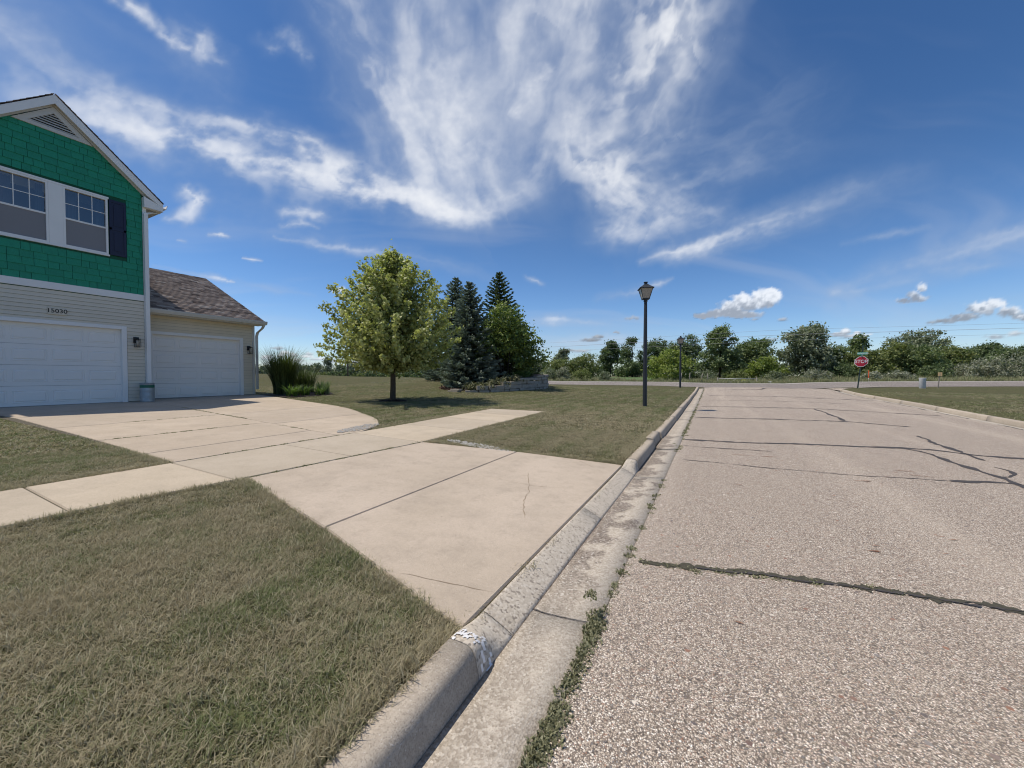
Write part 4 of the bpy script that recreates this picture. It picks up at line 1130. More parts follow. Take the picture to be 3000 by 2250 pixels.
MB().box(HX - .15, HX - .012, Y0, Y1, .28, .435).build('foundation', M['foundation'], house)
# trims
MB().box(HX - .02, HX + .022, Y0, 5.09, 3.42, 3.60).build('band_board', M['white'], house, bevel=.004)
MB().box(HX - .02, HX + .016, 5.09, Y1 + .012, .45, 6.50).build('corner_board', M['white'], house, bevel=.004)
MB().box(HX - .02, HX + .016, Y0 - .012, Y0 + .09, .45, 6.50).build('corner_board', M['white'], house, bevel=.004)

def garage_door(y0, y1, face, parent):
    d = empty('garage_door', (0, 0, 0)); d.parent = parent; d.location = Vector((face - .1, (y0 + y1) / 2, FL)) - world_base(parent)
    zt_ = 2.53; hs = (zt_ - FL - .012) / 4
    for r_ in range(4):
        z0 = FL + .012 + r_ * hs; z1 = z0 + hs - .005
        b = MB().box(face - .16, face - .11, y0, y1, z0, z1)
        pw = (y1 - y0 - .10) / 4
        for k in range(4):
            a, c = y0 + .05 + k * pw + .06, y0 + .05 + (k + 1) * pw - .06
            u, v = z0 + .13, z1 - .13
            # pressed frame, then a raised field
            x0, x1, x2 = face - .11, face - .1175, face - .1085
            def ring(e): return [(a + e, u + e), (c - e, u + e), (c - e, v - e), (a + e, v - e)]
            rings = [(ring(-.03), x0 + .0005), (ring(-.012), x1 + .014), (ring(.004), x1 + .006), (ring(.03), x2 + .010)]
            V = [(xx, yy_, zz_) for rg, xx in rings for yy_, zz_ in rg]
            F = []
            for i_ in range(3):
                for j in range(4): F.append((i_ * 4 + j, i_ * 4 + (j + 1) % 4, (i_ + 1) * 4 + (j + 1) % 4, (i_ + 1) * 4 + j))
            F.append((12, 13, 14, 15)); b.add(V, F)
        b.build('door_section', M['door'], d)
    MB().box(face - .155, face - .115, y0 + .005, y1 - .005, FL - .002, FL + .012).build('weather_seal', M['black'], d)
    t = MB(); t.box(face - .12, face + .018, y1 - .005, y1 + .10, FL, 2.62).build('jamb', M['white'], d, bevel=.004)
    MB().box(face - .12, face + .018, y0 - .10, y0 + .005, FL, 2.62).build('jamb', M['white'], d, bevel=.004)
    MB().box(face - .12, face + .014, y0 + .005, y1 - .005, 2.525, 2.62).build('head_trim', M['white'], d, bevel=.004)
    return d
garage_door(1.88, 4.59, HX, house)

# ---- windows
def window(y0, y1, z0, z1, parent):
    wd = empty('window', (0, 0, 0)); wd.parent = parent; wd.location = Vector((HX, (y0 + y1) / 2, z0)) - world_base(parent)
    f = .042
    b = MB(); b.box(HX - .09, HX + .02, y0, y0 + f, z0, z1); b.box(HX - .09, HX + .02, y1 - f, y1, z0, z1)
    b.box(HX - .09, HX + .02, y0 + f, y1 - f, z1 - f, z1); b.box(HX - .09, HX + .026, y0 + f, y1 - f, z0, z0 + f); b.build('frame', M['white'], wd)
    zm = z0 + (z1 - z0) * .475
    MB().box(HX - .07, HX - .005, y0 + f, y1 - f, zm - .022, zm + .022).build('meeting_rail', M['white'], wd)
    gy0, gy1, gz0, gz1 = y0 + f, y1 - f, zm + .022, z1 - f
    b = MB()
    for k in (1, 2): yy_ = gy0 + (gy1 - gy0) * k / 3; b.box(HX - .052, HX - .030, yy_ - .008, yy_ + .008, gz0, gz1)
    zz_ = (gz0 + gz1) / 2; b.box(HX - .0515, HX - .0305, gy0, gy1, zz_ - .008, zz_ + .008)
    b.build('glazing_bars', M['white'], wd)
    for k in range(3):
        for j in range(2):
            a, c = gy0 + (gy1 - gy0) * k / 3 + .008, gy0 + (gy1 - gy0) * (k + 1) / 3 - .008
            u, v = gz0 + (gz1 - gz0) * j / 2 + .008, gz0 + (gz1 - gz0) * (j + 1) / 2 - .008
            mesh('pane', [(HX - .041, a, u), (HX - .041, c, u), (HX - .041, c, v), (HX - .041, a, v)], [(0, 1, 2, 3)], M['glass'], wd)
    mesh('pane', [(HX - .06, gy0, z0 + f), (HX - .06, gy1, z0 + f), (HX - .06, gy1, zm - .02), (HX - .06, gy0, zm - .02)], [(0, 1, 2, 3)], M['glass'], wd)
    # insect screen in front of the lower sash: fine mesh, part see-through
    mesh('insect_screen', [(HX - .02, gy0, z0 + f), (HX - .02, gy1, z0 + f), (HX - .02, gy1, zm - .022), (HX - .02, gy0, zm - .022)], [(0, 1, 2, 3)], M['screen_mesh'], wd)
    # curtain drawn to one side
    for (a, c, s0) in (((y0 + .03), y0 + .30, 1), (y1 - .16, y1 - .03, 2)):
        V = []; n_ = 24
        for k in range(n_ + 1):
            t = k / n_; yy_ = a + (c - a) * t; xx = HX - .30 + .035 * math.sin(t * 26 + s0)
            V += [(xx, yy_, z0 + .03), (xx, yy_, z1 - .03)]
        mesh('curtain', V, [(2 * k, 2 * k + 2, 2 * k + 3, 2 * k + 1) for k in range(n_)], M['curtain'], wd, smooth=True)
    return wd
def screen_mat():
    m_, g, out = new_mat('fine_insect_screen')
    d = g.n('ShaderNodeBsdfDiffuse', {'Color': (.34, .33, .34, 1)}); t = g.n('ShaderNodeBsdfTransparent')
    mx = g.n('ShaderNodeMixShader', {0: .72, 1: t.outputs[0], 2: d.outputs[0]}); g.t.links.new(mx.outputs[0], out.inputs[0]); return m_
M['screen_mesh'] = screen_mat()
window(2.42, 3.26, 4.60, 6.15, house)
window(3.51, 4.35, 4.60, 6.15, house)
MB().box(HX - .05, HX + .024, 3.262, 3.508, 4.60, 6.15).build('mullion_board', M['white'], house)
MB().box(HX - .02, HX + .028, 2.40, 4.37, 6.152, 6.20).build('window_head', M['white'], house)
MB().box(HX - .02, HX + .036, 2.40, 4.37, 4.555, 4.598).build('window_sill', M['white'], house)
for y0, y1 in ((4.375, 4.72), (2.05, 2.395)):
    b = MB().box(HX - .01, HX + .020, y0, y1, 4.61, 6.16)
    for u, v in ((4.70, 5.30), (5.40, 6.07)): b.box(HX + .0202, HX + .0205, y0 + .06, y1 - .06, u, v); b.box(HX + .0205, HX + .031, y0 + .09, y1 - .09, u + .04, v - .04)
    for u, v in ((4.61, 4.68), (5.32, 5.38), (6.09, 6.16)): b.box(HX + .0203, HX + .032, y0, y1, u, v)
    b.box(HX + .0203, HX + .032, y0, y0 + .05, 4.68, 6.09); b.box(HX + .0203, HX + .032, y1 - .05, y1, 4.68, 6.09)
    b.build('shutter', M['navy'], house)

# ---- triangular gable vent
vent = empty('gable_vent', (0, 0, 0)); vent.parent = house; vent.location = Vector((HX, PK, 7.45)) - world_base(house)
vb, va, vh = 7.46, 8.10, .69
b = MB()
def tri_ring(o, i): return None
outer = [(PK - vh, vb), (PK + vh, vb), (PK, va)]
inner = [(PK - vh + .25, vb + .085), (PK + vh - .25, vb + .085), (PK, va - .165)]
V = [(HX + .03, *p) for p in outer] + [(HX + .03, *p) for p in inner] + [(HX - .01, *p) for p in outer] + [(HX + .0, *p) for p in inner]
F = []
for k in range(3):
    j = (k + 1) % 3; F += [(k, j, 3 + j, 3 + k), (6 + k, 6 + j, j, k), (3 + k, 3 + j, 9 + j, 9 + k)]
mesh('frame', V, F, M['alum'], vent)
nsl = 6
for k in range(nsl):
    z0 = inner[0][1] + .01 + k * (inner[2][1] - inner[0][1] - .02) / nsl; z1 = z0 + .038
    def hw(zz): return max(.005, (inner[2][1] - zz) / (inner[2][1] - inner[0][1]) * (vh - .25))
    V = [(HX + .026, PK - hw(z0), z0), (HX + .026, PK + hw(z0), z0), (HX + .001, PK + hw(z1), z1), (HX + .001, PK - hw(z1), z1),
         (HX + .022, PK - hw(z0), z0 - .004), (HX + .022, PK + hw(z0), z0 - .004), (HX - .003, PK + hw(z1), z1 - .004), (HX - .003, PK - hw(z1), z1 - .004)]
    mesh('slat', V, [(0, 1, 2, 3), (7, 6, 5, 4), (0, 4, 5, 1), (1, 5, 6, 2), (2, 6, 7, 3), (3, 7, 4, 0)], M['alum'], vent)
mesh('backing', [(HX - .006, *p) for p in inner], [(0, 1, 2)], M['dark'], vent)

# ---- gable roof
RX = HX + .15                      # front edge of the rake
EY = 2.14; PZ, EZ = 8.37, 6.43     # half width at the eave, ridge and eave height
def shingles(name, parent, origin, udir, vdir, nrm, lu, lv, row_h=.135, tab=.33, clip=None, seed=1, under=True):
    """overlapping tabs over a rectangle: u along the eave, v up the slope"""
    q = np.random.default_rng(seed)
    o = np.array(origin, float); u_ = np.array(udir, float); v_ = np.array(vdir, float); n_ = np.array(nrm, float)
    V = []; F = []; T = []
    rows = int(lv / row_h) + 1
    for r_ in range(rows):
        v0 = r_ * row_h; v1 = min(v0 + row_h + .03, lv); x = -q.uniform(0, tab)
        while x < lu:
            w = tab * q.uniform(.35, 1.0); a, b_ = max(0, x), min(lu, x + w - .003); x += w
            if b_ - a < .01: continue
            t = .010 + q.uniform(0, .007); k = len(V)
            P = lambda uu, vv, hh: tuple(o + u_ * uu + v_ * vv + n_ * hh)
            V += [P(a, v0, t), P(b_, v0, t), P(b_, v1, .002), P(a, v1, .002), P(a, v0, 0), P(b_, v0, 0)]
            tt = float(np.clip(q.normal(.5, .24), 0, 1))
            F += [(k, k + 1, k + 2, k + 3), (k + 4, k + 5, k + 1, k)]; T += [tt, tt]
    F = [f for f in F]
    o_ = mesh(name, V, np.array(F), M['roof'], parent, tint=T)
    return tag(o_, None, None, None, 'stuff')
xb = -24.3
roof1 = empty('roof', (0, 0, 0)); roof1.parent = house; roof1.location = Vector((-19, PK, 7)) - world_base(house)
sl_ = math.hypot(EY, PZ - EZ); cs, sn = EY / sl_, (PZ - EZ) / sl_
for sgn in (1, -1):
    shingles('roof_shingles', roof1, (RX + .02, PK + sgn * (EY + .02), EZ + .012), (-1, 0, 0), (0, -sgn * cs, sn), (0, sgn * sn, cs), RX + .02 - xb, sl_ + .02, seed=3 + sgn)
    th = .05
    V = []
    for x in (RX, xb):
        V += [(x, PK, PZ), (x, PK + sgn * EY, EZ), (x, PK + sgn * EY, EZ - th), (x, PK, PZ - th)]
    mesh('roof_deck', V, [(0, 1, 5, 4), (1, 2, 6, 5), (2, 3, 7, 6), (0, 3, 2, 1), (4, 5, 6, 7), (3, 0, 4, 7)], M['white'], roof1)
    # rake board, with the soffit behind it
    rb_h = .21
    V = [(RX + .004, PK, PZ - .012), (RX + .004, PK + sgn * EY, EZ - .012), (RX + .004, PK + sgn * EY, EZ - .012 - rb_h * .55), (RX + .004, PK + sgn * (EY - .40), EZ - .012 + .40 * SL - rb_h), (RX + .004, PK, PZ - .012 - rb_h)]
    V += [(RX - .018, y, z) for _, y, z in V]
    n_ = 5; F = [tuple(range(5)), tuple(range(9, 4, -1))] + [(k, 5 + k, 5 + (k + 1) % 5, (k + 1) % 5) for k in range(5)]
    mesh('rake_board', V, F, M['white'], roof1)
    V = [(RX - .018, PK, PZ - .19), (RX - .018, PK + sgn * EY, EZ - .19), (HX - .01, PK + sgn * EY, EZ - .19), (HX - .01, PK, PZ - .19)]
    V += [(x, y, z + .02) for x, y, z in V]
    mesh('rake_soffit', V, [(0, 1, 2, 3), (7, 6, 5, 4), (0, 4, 5, 1), (1, 5, 6, 2), (2, 6, 7, 3), (3, 7, 4, 0)], M['alum'], roof1)
    # inner frieze on the wall under the soffit
    V = [(HX + .02, PK, PZ - .195), (HX + .02, PK + sgn * 1.79, PZ - .195 - 1.79 * SL), (HX + .02, PK + sgn * 1.79, PZ - .255 - 1.79 * SL), (HX + .02, PK, PZ - .255)]
    V += [(HX - .02, y, z) for _, y, z in V]
    mesh('frieze_board', V, [(0, 1, 2, 3), (7, 6, 5, 4), (0, 4, 5, 1), (1, 5, 6, 2), (2, 6, 7, 3), (3, 7, 4, 0)], M['alum'], roof1)
    # eave return, soffit and gutter along the side
    ya, yb = sorted((PK + sgn * 1.70, PK + sgn * (EY + .005)))
    MB().prism([(ya, 6.20), (yb, 6.20), (yb, 6.33), (ya, 6.50)] if sgn > 0 else [(ya, 6.20), (yb, 6.20), (yb, 6.50), (ya, 6.33)], 'x', RX - .14, RX + .0045).build('eave_return', M['white'], roof1)
    ya, yb = sorted((PK + sgn * 1.78, PK + sgn * EY))
    MB().box(xb, RX - .14, ya, yb, 6.195, 6.215).build('eave_soffit', M['alum'], roof1)
    ya, yb = sorted((PK + sgn * (EY + .002), PK + sgn * (EY + .11)))
    MB().prism([(ya, 6.30), (yb - .03, 6.30), (yb, 6.40), (yb, 6.42), (yb - .012, 6.42), (yb - .04, 6.315), (ya, 6.315)] if sgn > 0 else [(ya + .03, 6.30), (yb, 6.30), (yb, 6.315), (ya + .04, 6.315), (ya + .012, 6.42), (ya, 6.42), (ya, 6.40)], 'x', xb, RX + .01).build('gutter', M['white'], roof1)
# downspout at the corner, standing in the barrel
def box_pipe(pts, wy, wx, name, mat, parent):
    b = MB()
    P = [Vector(p) for p in pts]
    V = []; F = []
    for p in P: V += [(p.x - wx, p.y - wy, p.z), (p.x + wx, p.y - wy, p.z), (p.x + wx, p.y + wy, p.z), (p.x - wx, p.y + wy, p.z)]
    for k in range(len(P) - 1):
        for j in range(4): F.append((k * 4 + j, k * 4 + (j + 1) % 4, (k + 1) * 4 + (j + 1) % 4, (k + 1) * 4 + j))
    F += [(3, 2, 1, 0), tuple(range(len(V) - 4, len(V)))]
    return b.add(V, F).build(name, mat, parent, bevel=.006)
box_pipe([(HX + .075, 5.145, .80), (HX + .065, 5.145, 6.02), (HX - .02, 5.30, 6.12), (HX - .10, 5.50, 6.20), (HX - .10, 5.565, 6.30)], .048, .035, 'downspout', M['white'], house)

# ---- plaque with the house number
pl = MB().box(HX - .005, HX + .022, 3.195, 3.525, 2.775, 2.955).build('number_plaque', M['plaque'], house, bevel=.008)
TV, TF = text_mesh('15030', .145, .0022)
TV2 = np.stack([np.full(len(TV), HX + .024) + TV[:, 2], 3.36 + TV[:, 0] * 1.0, 2.868 + TV[:, 1]], -1)
mesh('numerals', TV2, TF, M['numerals'], pl)

# ---- wall lamps
def wall_lamp(face, y, z):
    l = empty('wall_lamp', (0, 0, 0)); l.parent = house; l.location = Vector((face, y, z)) - world_base(house)
    MB().box(face - .005, face + .028, y - .06, y + .06, z - .02, z + .15).build('backplate', M['black'], l, bevel=.004)
    b = MB(); b.box(face + .028, face + .10, y - .012, y + .012, z + .09, z + .115); b.build('arm', M['black'], l)
    cx = face + .105; h0, h1 = z - .135, z + .085
    b = MB(); r_ = .055
    b.box(cx - r_ - .008, cx + r_ + .008, y - r_ - .008, y + r_ + .008, h1, h1 + .016); b.box(cx - r_ - .004, cx + r_ + .004, y - r_ - .004, y + r_ + .004, h0 - .014, h0)
    for sx_ in (-1, 1):
        for sy_ in (-1, 1): b.box(cx + sx_ * r_ - .005, cx + sx_ * r_ + .005, y + sy_ * r_ - .005, y + sy_ * r_ + .005, h0, h1)
    b.build('cage', M['black'], l)
    MB().lathe([(.0, h0 + .01 - z), (.028, h0 + .01 - z), (.034, -.05), (.034, .03), (.02, .07), (.0, .07)], (cx, y, z), 12).build('glass_shade', M['lampglass'], l, smooth=True)
    return l
wall_lamp(HX, 4.89, 2.18)

# ---- lower garage wing
GY1 = 8.56
W_ = MB()
for y0, y1, z0, z1 in ((Y1 + .002, 5.48, .30, 2.54), (8.08, GY1, .30, 2.54), (Y1 + .002, GY1, 2.54, 3.18)): W_.box(GX - .22, GX - .02, y0, y1, z0, z1)
W_.box(-23.9, GX - .22, GY1 - .18, GY1, .30, 3.18); W_.box(-23.9, -23.7, Y1 + .002, GY1 - .18, .3, 3.18)
W_.prism([(-23.9, 3.18), (GX - .02, 3.18), (-19.8, 5.30)], 'y', GY1 - .2, GY1).build('wall', M['foundation'], house)  # walls in a darker tone so gaps under the planks read as shade
MB().box(-18, -17.9, Y1 + .01, GY1 - .19, .3, 3.1).build('dark_backing', M['dark'], house)
z = .47
while z < 3.14:
    h = min(.102, 3.17 - z)
    if z + h < 2.62: plank(8.175, 8.49, z, h, GX, M['siding2']); plank(Y1 + .01, 5.39, z, h, GX, M['siding2'])
    elif z > 2.54: plank(Y1 + .01, 8.49, z, h, GX, M['siding2'])
    else: plank(8.175, 8.49, z, h, GX, M['siding2'])
    z += .102
for k in range(26): 
    zz_ = .47 + k * .102
    V = [(-23.9, GY1, zz_), (-23.9, GY1 + .018, zz_), (-23.9, GY1 + .006, zz_ + .104), (-23.9, GY1, zz_ + .104)]; V += [(GX + .0, y, z2) for _, y, z2 in V]
    mesh('siding_plank', V, [(0, 1, 2, 3), (7, 6, 5, 4), (0, 4, 5, 1), (1, 5, 6, 2), (2, 6, 7, 3), (3, 7, 4, 0)], M['siding2'], house)
MB().box(GX - .15, GX - .012, Y1, GY1, .28, .465).build('foundation', M['foundation'], house)
MB().box(GX - .06, GX + .016, 8.495, GY1 + .022, .48, 3.2).build('corner_board', M['alum'], house, bevel=.004)
garage_door(5.50, 8.065, GX, house)
wall_lamp(GX, 8.36, 2.18); wall_lamp(GX, 5.295, 2.18)
ex, ez, rx_, rz_ = GX + .40, 3.27, -19.8, 5.45
GYR = 8.76
roof2 = empty('roof', (0, 0, 0)); roof2.parent = house; roof2.location = Vector((rx_, 7, 4)) - world_base(house)
L2 = math.hypot(ex - rx_, rz_ - ez); c2, s2 = (ex - rx_) / L2, (rz_ - ez) / L2
shingles('roof_shingles', roof2, (ex + .02, Y1 + .02, ez + .004), (0, 1, 0), (-c2, 0, s2), (s2, 0, c2), GYR - Y1 - .02, L2 + .02, .14, .34, seed=9)
shingles('roof_shingles', roof2, (2 * rx_ - ex - .02, GYR, ez + .004), (0, -1, 0), (c2, 0, s2), (-s2, 0, c2), GYR - Y1 - .02, L2 + .02, .14, .34, seed=10)
for sgn in (1, -1):
    V = []
    for y in (Y1 + .01, GYR - .01): V += [(rx_, y, rz_), (rx_ + sgn * (ex - rx_), y, ez), (rx_ + sgn * (ex - rx_), y, ez - .04), (rx_, y, rz_ - .04)]
    mesh('roof_deck', V, [(0, 1, 5, 4), (1, 2, 6, 5), (2, 3, 7, 6), (0, 3, 2, 1), (4, 5, 6, 7), (3, 0, 4, 7)], M['alum'], roof2)
    V = [(rx_, GYR, rz_ - .03), (rx_ + sgn * (ex - rx_), GYR, ez - .03), (rx_ + sgn * (ex - rx_), GYR, ez - .16), (rx_, GYR, rz_ - .18)]; V += [(x, GYR - .02, z) for x, y, z in V]
    mesh('rake_board', V, [(0, 1, 2, 3), (7, 6, 5, 4), (0, 4, 5, 1), (1, 5, 6, 2), (2, 6, 7, 3), (3, 7, 4, 0)], M['alum'], roof2)
MB().box(ex - .022, ex, Y1 + .02, GYR - .01, ez - .15, ez - .035).build('fascia', M['alum'], roof2)
MB().box(GX - .02, ex - .022, Y1 + .02, GYR - .03, ez - .145, ez - .12).build('eave_soffit', M['alum'], roof2)
MB().prism([(ex + .002, ez - .12), (ex + .085, ez - .12), (ex + .115, ez - .035), (ex + .118, ez + .008), (ex + .104, ez + .008), (ex + .100, ez - .030), (ex + .072, ez - .105), (ex + .002, ez - .105)], 'y', Y1 + .02, GYR + .03).build('gutter', M['alum'], roof2)
box_pipe([(GX + .055, 8.63, .66), (GX + .055, 8.63, 2.72), (GX + .10, 8.64, 2.86), (ex - .06, 8.69, 3.02), (ex + .05, 8.70, 3.16)], .042, .034, 'downspout', M['alum'], house)

# ---- the rest of the house, left of the gable
W_ = MB(); W_.box(-24, -15.72, -9, Y0 - .002, .3, 6.32); W_.build('wall', M['siding'], house)
for k in range(56):
    zz_ = .42 + k * .104
    if zz_ < 6.2: plank(-9, Y0 - .015, zz_, .104, -15.70, M['siding'])
roof3 = empty('roof', (0, 0, 0)); roof3.parent = house; roof3.location = Vector((-20, -4, 7)) - world_base(house)
mx_, mz_, me_, mez = -19.9, 8.6, -15.27, 6.42
L3 = math.hypot(me_ - mx_, mz_ - mez); c3, s3 = (me_ - mx_) / L3, (mz_ - mez) / L3
shingles('roof_shingles', roof3, (me_ + .02, -9.4, mez + .004), (0, 1, 0), (-c3, 0, s3), (s3, 0, c3), 10.4, L3 + .02, .14, .34, seed=12)
shingles('roof_shingles', roof3, (2 * mx_ - me_ - .02, 1.0, mez + .004), (0, -1, 0), (c3, 0, s3), (-s3, 0, c3), 10.4, L3 + .02, .14, .34, seed=13)
for sgn in (1, -1):
    V = []
    for y in (-9.39, 1.0): V += [(mx_, y, mz_), (mx_ + sgn * (me_ - mx_), y, mez), (mx_ + sgn * (me_ - mx_), y, mez - .16), (mx_, y, mz_ - .16)]
    mesh('roof_deck', V, [(0, 1, 5, 4), (1, 2, 6, 5), (2, 3, 7, 6), (0, 3, 2, 1), (4, 5, 6, 7), (3, 0, 4, 7)], M['white'], roof3)

# ---- galvanised barrel under the downspout
BC = (-14.80, 5.02, FL + .012)
bar = empty('metal_barrel', BC, 'galvanised metal barrel with a green painted band under the downspout', 'barrel')
prof = [(.0, .0), (0.1599, .0), (.164, .01)]
for k in range(11): zz_ = .03 + k * .036; prof += [(0.1615, zz_), (0.1661, zz_ + .012), (0.1661, zz_ + .018), (0.1615, zz_ + .032)]
prof += [(0.1615, .43)]
MB().lathe(prof, BC, 32).build('body', M['zinc'], bar, smooth=True)
MB().lathe([(0.1626, .432), (0.1634, .44), (0.1634, .505), (0.1626, .512)], BC, 32).build('painted_band', M['greenband'], bar, smooth=True)
MB().lathe([(0.1615, .512), (0.1615, .55), (0.1685, .555), (0.1700, .565), (.164, .572), (0.1544, .566), (0.1529, .50), (.0, .49)], BC, 32).build('rim', M['zinc'], bar, smooth=True)

# ================================================================== PLANTS
def leaf_quads(C, size, nb, q, aspect=.62, outward=None, upbias=.5):
    """diamond leaves, one quad each: centres C, sizes, normals biased up and outward"""
    n = len(C); nr = q.normal(size=(n, 3)); nr[:, 2] += upbias
    if outward is not None: nr += outward * nb
    nr /= np.linalg.norm(nr, axis=1)[:, None] + 1e-9
    t = np.cross(nr, q.normal(size=(n, 3))); t /= np.linalg.norm(t, axis=1)[:, None] + 1e-9
    b = np.cross(nr, t); s_ = size[:, None]
    V = np.stack([C - t * s_ * .5, C + b * s_ * .5 * aspect + nr * s_ * .06, C + t * s_ * .5, C - b * s_ * .5 * aspect + nr * s_ * .06], 1).reshape(-1, 3)
    return V, np.arange(n * 4).reshape(n, 4)

def blob_crown(blobs, nclump, per, size, q, spread=.22, shell=.55):
    """leaf clumps spread over and through a set of ellipsoids (cx,cy,cz,rx,ry,rz)"""
    B = np.array(blobs, float); vol = B[:, 3] * B[:, 4] * B[:, 5]; p = vol ** .7; p /= p.sum()
    k = q.choice(len(B), nclump, p=p)
    d = q.normal(size=(nclump, 3)); d /= np.linalg.norm(d, axis=1)[:, None]
    r_ = (shell + (1 - shell) * q.random(nclump) ** .6)[:, None]
    cc = B[k, :3] + d * B[k, 3:] * r_
    C = np.repeat(cc, per, 0); out = np.repeat(d, per, 0)
    sp = spread * np.repeat(q.uniform(.5, 1.5, nclump), per)[:, None]
    C = C + q.normal(size=C.shape) * sp * np.array([1, 1, .75])
    sz = size * q.uniform(.55, 1.35, len(C))
    tint = np.clip(np.repeat(q.normal(.5, .22, nclump), per) + q.normal(0, .2, len(C)), 0, 1)
    V, F = leaf_quads(C, sz, .7, q, outward=out)
    return V, F, tint, cc

def trunk_and_limbs(base, top, r0, targets, q, n=7):
    b = MB(); base = Vector(base); top = Vector(top)
    pts = [base.lerp(top, t) + Vector((q.normal(0, .02), q.normal(0, .02), 0)) * (t * (base - top).length * .6) for t in (0, .12, .35, .6, .8, 1)]
    b.tube(pts, [r0 * 1.35, r0, r0 * .85, r0 * .65, r0 * .45, r0 * .2], n)
    for tg in targets:
        tg = Vector(tg); t0 = q.uniform(.25, .75); st = base.lerp(top, t0); mid = st.lerp(tg, .5) + Vector((0, 0, .12 * (tg - st).length))
        b.tube([st, mid, tg], [r0 * .42 * (1.1 - t0), r0 * .26, r0 * .08], 5, cap=False)
    return b

def broadleaf(name, label, x, y, w, h, mat, bark='bark2', seed=0, group=None, cat='tree', leaf=.30, nclump=70, per=34, form='round', trunk=.18, parts=True, sink=.05, base_z=None, dens=1., spread=None):
    q = np.random.default_rng(1000 + seed); z0 = (Z(x, y) if base_z is None else base_z) - sink
    o = empty(name, (x, y, z0), label, cat, group)
    blobs = []
    if form == 'round':
        n_ = 9
        for k in range(n_):
            a = 2.4 * k + q.uniform(-.4, .4); t = (k + .5) / n_; zc = h * (trunk + .14 + (.82 - trunk - .14) * t); rr = w * .5 * (1 - abs(t - .38) * 1.05) * .58
            blobs.append((x + rr * math.cos(a), y + rr * math.sin(a), z0 + zc, w * q.uniform(.20, .29), w * q.uniform(.20, .29), h * q.uniform(.11, .17)))
    elif form == 'tall':
        n_ = 12
        for k in range(n_):
            a = 2.4 * k + q.uniform(-.5, .5); t = (k + .5) / n_; zc = h * (trunk + .06 + (.90 - trunk - .06) * t); rr = w * .5 * (1.05 - .75 * t) * .55
            blobs.append((x + rr * math.cos(a), y + rr * math.sin(a), z0 + zc, w * q.uniform(.15, .24) * (1.15 - .45 * t), w * q.uniform(.15, .24), h * q.uniform(.07, .12)))
    elif form == 'ragged':
        n_ = 13
        for k in range(n_):
            t = q.random() ** .8; zc = h * (trunk + .05 + (.88 - trunk) * t); rr = w * .5 * q.uniform(.1, .85) * (1 - .45 * t); a = q.uniform(0, 6.28)
            blobs.append((x + rr * math.cos(a), y + rr * math.sin(a), z0 + zc, w * q.uniform(.10, .2), w * q.uniform(.10, .2), h * q.uniform(.06, .13)))
        blobs.append((x, y, z0 + h * .93, w * .10, w * .10, h * .07))
    elif form == 'dome':
        n_ = 12
        for k in range(n_):
            a = 2.4 * k; t = (k + .5) / n_; rr = w * .5 * math.sqrt(1 - t * t * .9) * .72 * math.sqrt(q.random() * .6 + .4); zc = h * (trunk * .6 + .10 + .72 * t)
            blobs.append((x + rr * math.cos(a), y + rr * math.sin(a), z0 + zc, w * q.uniform(.18, .26), w * q.uniform(.18, .26), h * q.uniform(.12, .2)))
    V, F, T, cc = blob_crown(blobs, int(nclump * dens), per, leaf, q, spread=spread if spread else .10 + .012 * (w + h))
    k = V[:, 2].reshape(-1, 4).min(1) > z0 + .03
    V = V.reshape(-1, 4, 3)[k].reshape(-1, 3); T = T[k]; F = np.arange(len(V)).reshape(-1, 4)
    mesh('crown', V, F, M[mat], o, tint=T)
    tb = trunk_and_limbs((x, y, z0), (x, y, z0 + h * .8), max(.04, h * .016), [tuple(b[:3]) for b in blobs], q)
    tb.build('trunk', M[bark], o, smooth=True)
    return o

